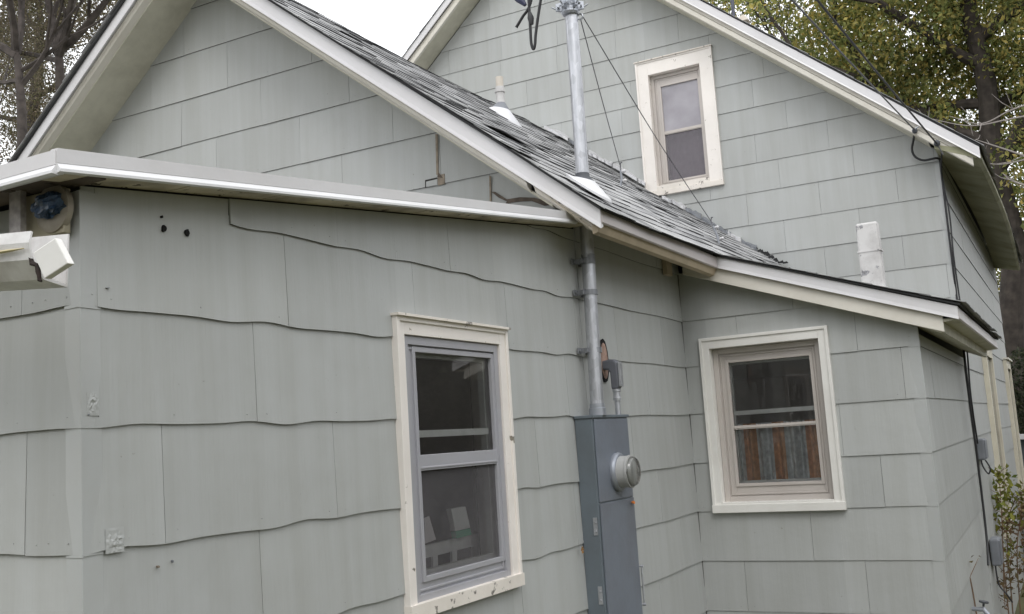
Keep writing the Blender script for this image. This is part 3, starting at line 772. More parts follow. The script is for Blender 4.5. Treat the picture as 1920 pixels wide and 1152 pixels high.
# ------------------------------------------------------------------ service mast
MX, MY = -1.735, 3.98
mast = thing('service_mast', 'tall galvanised service mast passing through the eave above the meter', 'mast', (MX, MY, .09))
mb = MB(); mb.tube([(MX, MY-.02, .13), (MX, MY, .9), (MX, MY+.01, 1.5), (MX, MY+.01, 2.6)], .0285, 20); mb.build('pipe', GALV, mast, smooth=True)
mb = MB(); mb.lathe((MX, MY-.02, .088), (0, 0, 1), [(0, .036), (.03, .036), (.032, .032), (.05, .032)], 20); mb.build('hub', CAST, mast, smooth=True)
mb = MB(); mb.tube([(MX, MY-.003, .731), (MX, MY-.001, .772)], .0305, 20); mb.build('coupling', GALVD, mast, smooth=True)
for z in (.742, .608, .362):
    mb = MB()
    for i in range(12):
        a0, a1 = -math.pi*.5+math.pi*i/12, -math.pi*.5+math.pi*(i+1)/12
        r0, r1 = .029, .0325
        c = lambda a, r, h: (MX+r*math.cos(a), MY-.008+r*math.sin(a), z+h)
        mb.hexa([c(a0, r0, -.011), c(a1, r0, -.011), c(a1, r1, -.011), c(a0, r1, -.011), c(a0, r0, .011), c(a1, r0, .011), c(a1, r1, .011), c(a0, r1, .011)])
    for sgn in (-1, 1):
        ys = MY-.008+sgn*.030
        mb.box((-1.795, ys, z-.011), (MX, ys+sgn*.003, z+.011)); mb.box((-1.786, ys, z-.013), (-1.782, ys+sgn*.03, z+.013))
        mb.lathe((-1.782, ys+sgn*.016, z), (1, 0, 0), [(0, .006), (.006, .006)], 8)
        mb.box((MX-.012, ys+sgn*.0, z-.010), (MX-.008, ys+sgn*.022, z+.010))
    mb.build('strap', GALVD, mast, bevel=.0006)
# clamp with bolts near the top and a guy eye
cz = on(1, MY, 1070, 14).z
mb = MB()
mb.lathe((MX, MY, cz-.035), (0, 0, 1), [(0, .034), (.01, .038), (.03, .036), (.055, .040), (.06, .034)], 16)
for k in range(6):
    a = k*math.pi/3+.4; d = Vector((math.cos(a), math.sin(a), 0)); e = Vector((-d.y, d.x, 0)); c = Vector((MX, MY, cz))+d*.05
    mb.hexa([c-d*.018-e*.006+Vector((0, 0, -.018)), c+d*.012-e*.006+Vector((0, 0, -.012)), c+d*.012+e*.006+Vector((0, 0, -.012)), c-d*.018+e*.006+Vector((0, 0, -.018)),
             c-d*.018-e*.006+Vector((0, 0, .024)), c+d*.012-e*.006+Vector((0, 0, .02)), c+d*.012+e*.006+Vector((0, 0, .02)), c-d*.018+e*.006+Vector((0, 0, .024))])
    mb.tube([c-e*.022+Vector((0, 0, -.002)), c+e*.022+Vector((0, 0, .004))], .004, 6); mb.lathe(c+e*.016+Vector((0, 0, .003)), e, [(0, .008), (.007, .008)], 6)
    mb.tube([c+d*.004+Vector((0, 0, -.008)), c+d*.03+Vector((0, 0, .008))], .0035, 6)
mb.build('clamp', CAST, mast, bevel=.0008)
eye = Vector((MX+.038, MY+.02, cz-.055))
mb = MB(); mb.tube([eye+Vector((.0, 0, .02))+Vector((.012*math.cos(a), 0, .014*math.sin(a)-.01)) for a in [k*math.pi/6 for k in range(13)]], .003, 6); mb.build('guy_eye', CAST, mast, smooth=True)
# roof boot
mb = MB(); rz = main_roof(.075, .9)
ez = -.795; nx = Vector((.62, 0, .785))
bc = Vector((MX+.005, MY, 1.075))
ring1 = [bc+Vector((.098*math.cos(a)*.95+.022, .10*math.sin(a), 0)) for a in [k*math.pi/10 for k in range(20)]]
ring1 = [Vector((p.x, p.y, 1.075-.789*(p.x-(MX)) + .012)) for p in ring1]
ring0 = [p-Vector((0, 0, .012)) for p in ring1]
ring2 = [Vector((MX+.05*math.cos(a)+.004, MY+.05*math.sin(a), 1.075-.35*(.05*math.cos(a))+.028)) for a in [k*math.pi/10 for k in range(20)]]
def loft(mb, rs, m=0):
    n = len(rs[0]); i0 = len(mb.v)
    for r in rs: mb.v += [tuple(p) for p in r]
    for k in range(len(rs)-1):
        for j in range(n): mb.f.append((i0+k*n+j, i0+k*n+(j+1) % n, i0+(k+1)*n+(j+1) % n, i0+(k+1)*n+j)); mb.m.append(m)
loft(mb, [ring0, ring1, ring2]); mb.build('flashing_boot', m_paint('white_boot', (.72, .72, .74), .4, amount=.1), mast, smooth=True)
ring3 = [Vector((MX+.052*math.cos(a)+.004, MY+.055*math.sin(a), 1.075-.35*(.05*math.cos(a))+.024)) for a in [k*math.pi/10 for k in range(20)]]
ring4 = [Vector((MX+.030*math.cos(a), MY+.030*math.sin(a), 1.128)) for a in [k*math.pi/10 for k in range(20)]]
ring5 = [Vector((MX+.033*math.cos(a), MY+.033*math.sin(a), 1.112)) for a in [k*math.pi/10 for k in range(20)]]
mb = MB(); loft(mb, [ring3, ring5, ring4]); mb.build('rubber_collar', RUBBER, mast, smooth=True)

# drop cable loops hanging beside the mast head
def spline(pts, n=12):
    P = [Vector(p) for p in pts]; P = [P[0]*2-P[1]]+P+[P[-1]*2-P[-2]]; o = []
    for k in range(1, len(P)-2):
        for j in range(n):
            t = j/n; a, b, c, d = P[k-1:k+3]
            o.append(.5*((2*b)+(c-a)*t+(2*a-5*b+4*c-d)*t*t+(3*b-a-3*c+d)*t**3))
    return o+[P[-2]]
def cable(name, label, pts, r, mat=BLACKC, cat='cable', group=None, parent=None):
    mb = MB(); mb.tube(spline(pts), r, 7); o = mb.build(name, mat, parent, smooth=True)
    if not parent: tag(o, label, cat, group)
    return o
yc_ = 3.86
pc = lambda u, v, y=yc_: on(1, y, u, v)
lp = cable('drop_cable', 'thick black service cable looped beside the mast head', [pc(1050, -120), pc(1022, -40), pc(1013, 5), pc(1005, 60), pc(1003, 84), pc(1000, 92), pc(996, 80), pc(994, 45), pc(992, 10), pc(990, -50), pc(1010, -110)], .0065)
mb = MB(); mb.tube([pc(993, 24), pc(995, 34), pc(997, 46)], [.008, .015, .009], 8); mb.build('splice', BLACKC, lp, smooth=True)
cl = thing('cable_splice', 'dark blue splice sleeve with a dangling cable end left of the black loop', 'cable splice', tuple(pc(980, -5)))
mb = MB(); mb.tube([pc(960, -14), pc(974, -2), pc(985, 10)], [.014, .020, .008], 10); mb.build('sleeve', m_plain('navy_tape', (.03, .035, .08), .45), cl, smooth=True)
mb = MB(); mb.tube(spline([pc(1008, -60), pc(994, 8), pc(980, 32), pc(968, 52)]), [.0065]*36+[.0072], 7); mb.build('cable_end', BLACKC, cl, smooth=True)

# guy wires and their roof anchors
def anchor(label, top, foot):
    t = thing('guy_anchor', label, 'anchor', tuple(foot))
    d = (top-foot)
    mb = MB(); mb.hexa([foot+Vector(v) for v in ((-.05, -.015, -.004), (-.005, -.015, -.03), (-.005, .03, -.03), (-.05, .03, -.004), (-.05, -.015, .006), (-.005, -.015, -.02), (-.005, .03, -.02), (-.05, .03, .006))]); mb.build('base_plate', LEADG, t)
    mb = MB(); mb.tube([foot+Vector((-.02, 0, 0)), foot+d*.45, foot+d*.8], .008, 8); mb.build('post', LEADG, t, smooth=True)
    for k in (.35, .75):
        mb = MB(); mb.lathe(foot+d*k+Vector((.01, 0, 0)), (1, -.2, .1), [(0, .011), (.018, .011), (.024, .004)], 8); mb.build('bolt', FLASH, t)
    mb = MB(); mb.tube(spline([foot+d*.7, foot+d*.95, top+Vector((.004, 0, .02)), top+Vector((.014, 0, .022))], 5), .004, 6); mb.build('hook', GREYC, t, smooth=True)
    return top
a1t, a1f = on(1, 5.9, 1163, 312), on(1, 5.8, 1168, 356)
a2t, a2f = on(1, 6.2, 1333, 415), on(1, 6.05, 1356, 468)
anchor('steel guy anchor on the grey roof just right of the mast', a1t, a1f)
anchor('steel guy anchor at the low tip of the grey roof', a2t, a2f)
cable('guy_wire', 'shorter guy wire from the mast clamp to the anchor beside the mast', [eye, eye.lerp(a1t, .5)+Vector((0, 0, -.01)), a1t], .0024, GREYC, 'wire', 'guy wires of the mast')
cable('guy_wire', 'longer guy wire crossing in front of the upper window', [eye+Vector((.006, 0, .02)), eye.lerp(a2t, .5)+Vector((0, 0, -.01)), a2t], .0024, GREYC, 'wire', 'guy wires of the mast')

# ------------------------------------------------------------------ meter cabinet
CX = -1.712; CY0 = 3.851; CY1 = on(0, CX, 1177, 782).y
mc = thing('meter_cabinet', 'tall blue grey electric cabinet on the wall below the mast', 'electric cabinet', (-1.76, (CY0+CY1)/2, -1.0))
mb = MB(); mb.box((XA+.006, CY0, -1.05), (CX-.004, CY1, .086)); mb.build('cabinet', CAB, mc, bevel=.003)
mb = MB(); mb.box((XA+.006, CY0-.006, .078), (CX+.004, CY1+.006, .090)); mb.build('rain_cap', CAB, mc, bevel=.002)
mb = MB(); mb.box((CX-.003, CY0+.012, -.262), (CX+.001, CY1-.008, .072)); mb.build('meter_cover', CABD, mc, bevel=.0015)
mb = MB(); mb.box((CX-.003, CY0+.012, -1.04), (CX+.003, CY1-.008, -.268)); dr = mb.build('door', CABD, mc, bevel=.0015)
for z in (-.355, -.625):
    mb = MB(); mb.box((CX-.030, CY0-.003, z-.035), (CX-.012, CY0+.001, z+.035))
    for dz in (-.02, .015): mb.lathe((CX-.02, CY0-.003, z+dz), (0, -1, 0), [(0, .005), (.004, .004)], 8)
    mb.build('latch', GALV, mc)
mb = MB(); mb.tube([(CX+.012, CY1-.004, -.56), (CX+.012, CY1-.004, -.72)], .004, 6)
for z in (-.56, -.72): mb.lathe((CX+.004, CY1-.004, z), (1, 0, 0), [(0, .006), (.016, .006)], 8)
mb.build('handle', GALV, mc)
mc_c = Vector((CX, 4.062, -.151))
ROT = Vector((1, 0, 0))
mb = MB(); mb.lathe(mc_c, ROT, [(0, .080), (.010, .082), (.016, .080), (.022, .075), (.018, .073), (.012, .072)], 40); mb.build('meter_ring', CAST if False else m_plain('grey_ring', (.30, .32, .36), .45, .4), mc, smooth=True)
mb = MB(); mb.lathe(mc_c, ROT, [(.006, .066), (.055, .0655), (.058, .068), (.068, .068), (.070, .062), (.062, .060)], 40); mb.build('meter_body', m_plain('meter_grey', (.42, .42, .41), .4), mc, smooth=True)
mb = MB(); mb.lathe(mc_c, ROT, [(.066, .0625), (.078, .061), (.085, .056), (.089, .042), (.090, .015)], 36); mb.build('meter_glass', MGLASS, mc, smooth=True)
mb = MB(); mb.lathe(mc_c, ROT, [(.0595, .060), (.0605, .057)], 30); mf = mb.build('meter_face', m_plain('face_plate', (.70, .70, .66), .5), mc)
mb = MB()
for (dy, dz, a, b) in ((-.0, .028, .034, .014), (.0, -.002, .05, .004), (0, -.018, .04, .003), (.0, -.03, .03, .006)):
    c = mc_c+Vector((.0615, dy*.8, dz*.8)); mb.box(c-Vector((.0005, a/2, b/2)), c+Vector((.0005, a/2, b/2)))
mb.build('register', RUBBER, mf)
p = on(0, CX+.012, 1186, 943); mb = MB()
mb.prism([p+Vector((0, -.018, .004)), p+Vector((.002, .0, .008)), p+Vector((0, .022, .002)), p+Vector((.003, .01, -.006)), p+Vector((0, -.006, -.002))], (.004, 0, 0))
tag(mb.build('seal_tag', ORANGE), 'small orange seal tag on the cabinet edge below the meter', 'tag')
p = on(0, XA+.02, 1091, 1032); mb = MB(); rr = random.Random(2)
for k in range(6):
    a = k*1.05+rr.uniform(-.2, .2); d = Vector((.2, math.cos(a), math.sin(a)))*.016; e = Vector((0, -math.sin(a), math.cos(a)))*.004
    mb.prism([p, p+d*.6+e, p+d, p+d*.6-e], (.001, 0, 0))
tag(mb.build('dry_leaf', LEAFDRY), 'tiny curled brown leaf stuck beside the cabinet', 'leaf')

# LB fitting with short conduit, entering a ragged hole
LY = 4.18; lb = thing('conduit_fitting', 'grey conduit elbow fitting entering a ragged wall hole beside the mast', 'conduit', (MX, LY, .09))
mb = MB(); mb.tube([(MX, LY, .088), (MX, LY, .20)], .0125, 14); mb.build('pipe', GALV, lb, smooth=True)
mb = MB(); mb.lathe((MX, LY, .150), (0, 0, 1), [(0, .017), (.014, .018), (.016, .016), (.038, .016), (.04, .019), (.052, .019)], 12); mb.build('connector', GALV, lb, smooth=True)
mb = MB()
pr = [(-.018, .200), (.016, .200), (.022, .212), (.022, .300), (.019, .315), (.012, .326), (.002, .332), (-.02, .333), (-.058, .328), (-.058, .292), (-.026, .286), (-.020, .275)]
mb.prism([(MX+x, LY-.019, z) for x, z in pr], (0, .038, 0)); mb.build('elbow_body', LBG, lb, bevel=.009)
mb = MB(); mb.box((MX+.0225, LY-.021, .212), (MX+.0275, LY+.021, .320)); 
for z in (.222, .31): mb.lathe((MX+.0275, LY, z), (1, 0, 0), [(0, .004), (.002, .004)], 8)
mb.build('cover_plate', GALV, lb, bevel=.0015)
mb = MB(); c = Vector((XA+.0115, 4.20, .335)); rr = random.Random(8)
pts = [c+Vector((0, .050*rr.uniform(.85, 1.1)*math.cos(a), .098*rr.uniform(.88, 1.08)*math.sin(a))) for a in [k*math.pi/8 for k in range(16)]]
mb.prism(pts, (-.03, 0, 0)); mb.build('wall_hole', DARKM, house)
mb = MB(); pts = [c+Vector((.003, .036*math.cos(a)-.006, .08*math.sin(a)-.004)) for a in [k*math.pi/8 for k in range(16)]]
mb.prism(pts, (-.01, 0, 0)); mb.build('exposed_sheathing', m_plain('pinkish_board', (.36, .24, .19), .85, var=.4, scale=40), house)

# ------------------------------------------------------------------ roof vents
vp = main_roof((6.0-3.685)/(YG2-3.685), (-3.18-XR)/(-1.535-XR))
vt = thing('vent_pipe', 'slim whitewashed vent pipe standing high on the grey roof', 'vent pipe', tuple(vp))
mb = MB(); mb.tube([vp+Vector((0, 0, -.05)), vp+Vector((0, 0, .205))], .030, 14); mb.tube([vp+Vector((-.0, 0, .165)), vp+Vector((0, 0, .175))], .035, 14); mb.build('pipe', VENTW, vt, smooth=True)
mb = MB(); mb.tube([vp+Vector((0, 0, .19)), vp+Vector((.002, 0, on(1, vp.y, 944, 143).z-vp.z))], .026, 12); mb.build('upper_pipe', TANV, vt, smooth=True)
mb = MB()
r1 = [vp+Vector((.11*math.cos(a)+.03, .10*math.sin(a), -.789*(.11*math.cos(a)+.03)+.01)) for a in [k*math.pi/10 for k in range(20)]]
r0 = [p-Vector((0, 0, .012)) for p in r1]
r2 = [vp+Vector((.06*math.cos(a), .06*math.sin(a), .05-.3*.06*math.cos(a))) for a in [k*math.pi/10 for k in range(20)]]
r3 = [vp+Vector((.031*math.cos(a), .031*math.sin(a), .09)) for a in [k*math.pi/10 for k in range(20)]]
loft(mb, [r0, r1, r2]); mb.build('flashing_boot', m_paint('white_boot_old', (.66, .66, .69), .45, amount=.25), vt, smooth=True)
mb = MB(); loft(mb, [r2, r3]); mb.build('collar', LEADG, vt, smooth=True)
VYY = 6.3
vb, vtp = on(1, VYY, 1640, 545), on(1, VYY, 1634, 418)
vw = 38*6.62/FPX
v2 = thing('flue_vent', 'white painted square flue rising behind the bump-out roof edge', 'flue', tuple(vb))
mb = MB(); zt, zb = vtp.z, vb.z-.05; x0 = vb.x-vw/2; h = vw/2
cx = vb.x+.0
mb.hexa([(cx-h, VYY-h*.6, zb), (cx+h, VYY-h*.6, zb), (cx+h, VYY+h*.6, zb), (cx-h, VYY+h*.6, zb), (cx-h*.96, VYY-h*.6, zt), (cx+h*.92, VYY-h*.6, zt), (cx+h*.92, VYY+h*.6, zt), (cx-h*.96, VYY+h*.6, zt)])
mb.build('flue_pipe', VENTW, v2, bevel=.012)
mb = MB(); mb.tube([(cx, VYY, zt-.17), (cx, VYY, zt-.155)], h*1.02, 4) if False else mb.box((cx-h*1.03, VYY-h*.66, zt-.175), (cx+h*1.03, VYY+h*.66, zt-.165)); mb.build('seam', VENTW, v2)
mb = MB(); z0 = .353-.353*(cx)+.045
mb.hexa([(cx-.10, VYY-.10, z0+.03), (cx+.14, VYY-.10, z0-.035), (cx+.14, VYY+.1, z0-.035), (cx-.10, VYY+.1, z0+.03), (cx-.07, VYY-.07, z0+.055), (cx+.10, VYY-.07, z0+.0), (cx+.10, VYY+.07, z0+.0), (cx-.07, VYY+.07, z0+.055)])
mb.build('flashing', FLASH, v2)
# pole and hood on the far slope of the big gable
py = 10.5
pb = on(1, py, 1377, 45); mb = MB(); mb.tube([(pb.x, py, pb.z-.6), (pb.x, py, pb.z+1.2)], .019, 10)
tag(mb.build('antenna_pole', m_plain('dark_steel', (.08, .085, .11), .5, .4), smooth=True), 'thin dark pole standing above the big gable roof', 'pole')
hb = on(1, py, 1393, 34)
hd = thing('roof_hood', 'small tan vent hood beside the dark pole on the big gable roof', 'vent hood', tuple(hb))
mb = MB(); mb.box((hb.x-.04, py-.04, hb.z-.5), (hb.x+.04, py+.04, hb.z-.04)); mb.build('duct', TANV, hd)
mb = MB(); mb.hexa([(hb.x-.06, py-.06, hb.z-.05), (hb.x+.07, py-.06, hb.z-.05), (hb.x+.07, py+.06, hb.z-.05), (hb.x-.06, py+.06, hb.z-.05), (hb.x-.05, py-.03, hb.z+.0), (hb.x+.015, py-.03, hb.z+.03), (hb.x+.015, py+.03, hb.z+.03), (hb.x-.05, py+.03, hb.z+.0)])
mb.build('hood', TANV, hd)

# ------------------------------------------------------------------ wires at the right corner
e1 = on(1, YG2-.26, 1715, 244); e2 = on(1, YG2-.26, 1757, 270)
far1 = on(1, 4.6, 1485, -5); far2 = on(1, 4.6, 1530, -8)
def sag(a, b, s, k=6): return [a.lerp(b, i/k)+Vector((0, 0, -s*4*(i/k)*(1-i/k))) for i in range(k+1)]
x1 = far1+(far1-e1)*.8; x2 = far2+(far2-e2)*.8
cable('overhead_wire', 'left overhead wire running down to the big gable corner', sag(x1, e1, .015), .005, GREYC, 'wire', 'overhead wires to the big gable corner')
cable('overhead_wire', 'right overhead wire ending at the knob on the big gable corner', sag(x2, e2, .015), .006, BLACKC, 'wire', 'overhead wires to the big gable corner')
ins = thing('wire_clamp', 'dark wire clamp on the rake board of the big gable', 'clamp', tuple(e1))
mb = MB(); mb.lathe(e1+Vector((0, .02, -.01)), (0, -1, .2), [(0, .012), (.012, .02), (.03, .018), (.04, .008)], 10); mb.build('knob', RUBBER, ins, smooth=True)
mb = MB(); mb.tube([e1+Vector((-.02, 0, .0)), e1+Vector((.03, -.01, .015))], .006, 6); mb.build('bolt', GALV, ins)
ins = thing('wire_clamp', 'dark knob at the eave tip above the corner cables', 'clamp', tuple(e2))
mb = MB(); mb.lathe(e2+Vector((0, .02, 0)), (0, -1, .2), [(0, .012), (.01, .022), (.035, .02), (.045, .008)], 10); mb.build('knob', RUBBER, ins, smooth=True)
mb = MB(); mb.tube([e2, e2+Vector((.03, .02, -.08))], .005, 6); mb.build('bolt', GREYC, ins)
yy = YG2-.06
lpp = [e1, on(1, yy, 1713, 262), on(1, yy, 1710, 280), on(1, yy, 1716, 294), on(1, yy, 1732, 301), on(1, yy, 1755, 297), on(1, YG2-.03, 1763, 300)]
cable('drip_loop', 'black drip loop of cable under the big gable rake', lpp, .0085, BLACKC, 'cable')
ex = -.630
run1 = [on(1, YG2-.03, 1762, 300), on(1, YG2-.03, 1772, 380), on(1, YG2-.03, 1783, 470), on(1, YG2-.03, 1796, 575), on(1, YG2-.03, 1806, 650), on(1, YG2-.035, 1820, 745), on(1, YG2-.035, 1832, 835), on(1, YG2-.035, 1842, 930), on(1, YG2-.035, 1850, 1010), on(1, YG2-.035, 1854, 1060)]
EX2 = -.606
run1 = run1[:4]+[on(0, EX2, 1805, 640), on(0, EX2, 1817, 745), on(0, EX2, 1829, 835), on(0, EX2, 1841, 930), on(0, EX2, 1850, 1010), on(0, EX2, 1853, 1060)]
cable('corner_cable', 'black cable running down the big gable corner to the lower box', run1, .008, BLACKC, 'cable', 'cables down the house corner')
run2 = [e2+Vector((.02, .03, -.07)), on(1, YG2-.05, 1766, 330), on(1, YG2-.03, 1780, 400), on(1, YG2-.03, 1788, 480), on(1, YG2-.03, 1801, 573), on(0, EX2+.01, 1812, 645), on(0, EX2+.01, 1820, 740), on(0, EX2+.01, 1833, 832)]
cable('corner_cable', 'thinner black cable running down to the upper box on the side wall', run2, .006, BLACKC, 'cable', 'cables down the house corner')
def jbox(label, u0, v0, u1, v1, loop):
    y = 8.3; a = on(1, y, u0, v0); b = on(1, y, u1, v1)
    t = thing('junction_box', label, 'junction box', (a.x, y, b.z), 'junction boxes on the side wall')
    mb = MB(); mb.box((a.x, y, b.z), (b.x, y+.22, a.z)); mb.build('box', LBOX, t, bevel=.012)
    mb = MB(); mb.box((b.x-.001, y+.01, b.z+.01), (b.x+.006, y+.21, a.z-.01)); mb.build('cover', LBOX, t, bevel=.004)
    mb = MB(); c = Vector(((a.x+b.x)/2, y+.03, b.z))
    mb.tube(spline([c+Vector((-.01, 0, .01))]+[c+Vector(v) for v in loop]), .006, 6); mb.build('lead', BLACKC, t, smooth=True)
jbox('upper grey junction box with a small cable loop beside the side window', 1829, 824, 1849, 863, [(0, 0, -.05), (.03, 0, -.10), (.045, 0, -.06), (.02, 0, .0)])
jbox('lower grey junction box with loose leads near the ground', 1854, 1012, 1878, 1062, [(-.01, 0, -.06), (.0, 0, -.14), (.04, .0, -.20), (.07, .02, -.26)])
# hose bib
hp = on(0, -.60, 1830, 1142); hbb = thing('hose_tap', 'dark outdoor tap low on the bump-out side wall', 'tap', tuple(hp))
mb = MB(); mb.tube([hp+Vector((-.02, 0, 0)), hp+Vector((.04, -.01, 0)), hp+Vector((.07, -.02, -.04))], [.012, .014, .011], 10); mb.build('spout', CAST, hbb, smooth=True)
mb = MB(); mb.lathe(hp+Vector((.04, -.01, .015)), (.2, 0, 1), [(0, .006), (.02, .006), (.021, .026), (.03, .026)], 10); mb.build('handle', RUBBER, hbb, smooth=True)

# ------------------------------------------------------------------ left corner: gutter, lamp, bracket
gt_ = thing('gutter', 'loose white gutter with a capped end hanging below the lean-to eave', 'gutter', tuple(on(1, 1.25, 30, 500)))
gy = 1.20
A_ = on(1, gy, 92, 437); B_ = on(1, gy, -260, 500)
gp = [(92, 437), (60, 487), (62, 500), (85, 522), (72, 530)]
# trough cross-section in (y, z), swept along x and tilted
def gsec(c, sc=1.0):
    pr = [(0, 0), (-.004, -.012), (.0, -.030), (-.018, -.052), (-.052, -.060), (-.055, -.022), (-.052, -.022), (-.049, -.056), (-.02, -.048), (-.004, -.029), (-.008, -.012), (-.004, -.002)]
    return [c+Vector((0, (-.0+p[0])*sc*-1, p[1]*sc)) for p in pr]
mb = MB()
C0 = on(1, gy, 98, 440); C1 = on(1, gy, -400, 505)
C0 = on(1, 1.17, 64, 432); C1 = on(1, 1.17, -300, 468)
tr = [(0, 0, 0), (0, -.004, -.014), (0, .0, -.034), (0, .02, -.056), (0, .062, -.062), (0, .066, .004), (0, .063, .004), (0, .059, -.058), (0, .021, -.052), (0, .004, -.033), (0, -.001, -.014), (0, .003, -.001)]
mb.prism([C0+Vector((0, p[1]*1.2, p[2]*1.5))-Vector((.008, 0, 0)) for p in tr], C1-C0); mb.build('trough', m_paint('gutter_white', (.70, .69, .68), .4, dirt=(.14, .11, .08), amount=.5, scale=9), gt_)
E4 = [on(1, 1.165, 103, 446), on(1, 1.165, 128, 494), on(1, 1.165, 83, 523), on(1, 1.165, 61, 474)]
mb = MB(); mb.prism([E4[0], E4[3], E4[2], E4[1]], (0, .014, 0)); mb.build('end_cap', m_paint('cap_white', (.74, .73, .70), .4, amount=.15), gt_, bevel=.002)
mb = MB(); r_ = random.Random(4)
q0, q1 = on(1, 1.172, 56, 478), on(1, 1.172, 80, 530)
pts = [q0.lerp(q1, k/7)+Vector((r_.uniform(-.005, .005), 0, r_.uniform(-.003, .003))) for k in range(8)]
mb.tube(pts, [.002, .004, .005, .004, .005, .004, .004, .002], 6); mb.build('torn_sealant', m_plain('rusty_brown', (.03, .02, .017), .9, var=.5, scale=60), gt_)
q0, q1 = on(1, 1.162, -30, 478), on(1, 1.162, 45, 466)
mb = MB(); mb.tube([q0, q0.lerp(q1, .6), q1], [.003, .003, .001], 6); mb.build('seam_strip', m_plain('brass_edge', (.42, .36, .2), .4, .5), gt_)
# lamp: round backplate, wrapped in blue plastic, on a cream block
lc = on(1, 1.43, 101, 388)
lamp = thing('eave_fixture', 'round eave fixture wrapped in blue plastic beside the lean-to corner', 'light fixture', tuple(lc))
mb = MB(); b0, b1 = on(1, YD-.012, 48, 375), on(1, YD-.012, 133, 438); mb.box((b0.x, YD-.012, b1.z), (b1.x, YD-.03, b0.z+.0)); mb.build('backing_block', m_paint('block_cream', (.42, .38, .28), .7, amount=.5), lamp, bevel=.002)
mb = MB(); mb.lathe(lc+Vector((-.002, .0, -.004)), (0, -1, 0), [(-.01, .052), (.004, .052), (.008, .042)], 24); mb.build('canopy', m_paint('canopy_cream', (.36, .32, .26), .6, dirt=(.06, .05, .04), amount=.6), lamp, smooth=True)
mb = MB(); r_ = random.Random(6); nu, nv = 20, 12
V = []
for j in range(nv+1):
    th = math.pi*j/nv
    for i in range(nu):
        ph = 2*math.pi*i/nu; k = 1+.16*math.sin(ph*5+j*1.3)+r_.uniform(-.10, .10)
        V.append(tuple(lc+Vector((.043*math.sin(th)*math.cos(ph)*k, -.014-.024*math.sin(th)*max(-.3, math.sin(ph))*k, .025*math.cos(th)*k))))
mb.v = V
for j in range(nv):
    for i in range(nu): mb.f.append((j*nu+i, j*nu+(i+1) % nu, (j+1)*nu+(i+1) % nu, (j+1)*nu+i)); mb.m.append(0)
mb.build('blue_wrap', m_plain('blue_plastic', (.03, .06, .115), .35, var=.5, scale=70), lamp)
mb = MB(); b0, b1 = on(1, 1.40, 17, 362), on(1, 1.40, 38, 440); mb.box((b0.x, 1.40, b1.z), (b1.x, 1.415, b0.z+.02))
tag(mb.build('wooden_bracket', m_plain('whitewashed_wood', (.40, .37, .36), .8, var=.4, scale=50), bevel=.001), 'short whitewashed board hanging left of the blue wrapped fixture', 'board')

# ------------------------------------------------------------------ trees and plants
def np_mesh(name, verts, quads, mat, parent):
    me = bpy.data.meshes.new(name); nv, nf = len(verts), len(quads)
    me.vertices.add(nv); me.vertices.foreach_set('co', np.asarray(verts, np.float32).ravel())
    me.loops.add(nf*4); me.loops.foreach_set('vertex_index', np.asarray(quads, np.int32).ravel())
    me.polygons.add(nf); me.polygons.foreach_set('loop_start', np.arange(nf, dtype=np.int32)*4)
    me.materials.append(mat); me.update(calc_edges=True); me.validate()
    o = bpy.data.objects.new(name, me); COL.objects.link(o); o.parent = parent
    if parent: o.matrix_parent_inverse = Matrix.Translation(-Vector(parent.location))
    return o
def leaves(name, centers, size, mat, parent, seed=0, spread=.1, per=6):
    g = np.random.default_rng(seed); C_ = np.repeat(np.asarray(centers), per, axis=0)
    n = len(C_); C_ = C_+g.normal(0, spread, (n, 3))
    a = g.normal(0, 1, (n, 3)); a[:, 2] -= .5; a /= np.linalg.norm(a, axis=1)[:, None]
    b = np.cross(a, g.normal(0, 1, (n, 3))); b /= np.linalg.norm(b, axis=1)[:, None]
    s = size*g.uniform(.6, 1.35, (n, 1)); c = np.cross(a, b)*s*.12
    V = np.stack([C_, C_+a*s*.5+b*s*.24+c, C_+a*s, C_+a*s*.5-b*s*.24+c], axis=1).reshape(-1, 3)
    return np_mesh(name, V, np.arange(n*4).reshape(-1, 4), mat, parent)
def blobs(spec, n, seed):
    # clump centres inside crown lobes; lobes: (centre, radius); gaps come from the clumping
    g = random.Random(seed); o = []; W_ = sum(r**2 for c, r in spec)
    for c, r in spec:
        for k in range(int(n*r*r/W_)):
            v = Vector((g.gauss(0, 1), g.gauss(0, 1), g.gauss(0, 1))).normalized()*r*(g.uniform(.15, 1)**.5)
            p = Vector(c)+v*(1+.2*math.sin(v.x*5)*math.cos(v.z*4)); o.append(tuple(p))
    return o
def grow(mb, p, d, r, L, depth, rr, tips, bend=.25, split=(2, 3), ratio=.74, up=.12, minr=.004, m=0, spread=(.35, .8)):
    k = 4; pts = [p]; rad = [r]; q = Vector(p); dd = Vector(d).normalized()
    for i in range(k):
        dd = (dd+Vector((rr.uniform(-1, 1), rr.uniform(-1, 1), rr.uniform(-1, 1)))*bend*.5+Vector((0, 0, up*.4))).normalized()
        q = q+dd*L/k; pts.append(q.copy()); rad.append(max(minr, r*(1-.32*(i+1)/k)))
    mb.tube(pts, rad, 8 if r > .08 else 5 if r > .02 else 3, m, cap=False)
    if depth <= 2: tips += [tuple(x) for x in pts[1:]]
    if depth == 0: return
    for c in range(rr.randint(*split)):
        a = dd.orthogonal().normalized(); a.rotate(Matrix.Rotation(rr.uniform(0, 6.28), 3, dd))
        nd = (dd+a*rr.uniform(*spread)).normalized()
        st_ = pts[-1] if c < 2 else pts[rr.randint(2, k-1)]
        grow(mb, st_, nd, rad[-1]*rr.uniform(.6, .85), L*ratio*rr.uniform(.8, 1.15), depth-1, rr, tips, bend, split, ratio, up, minr, m, spread)
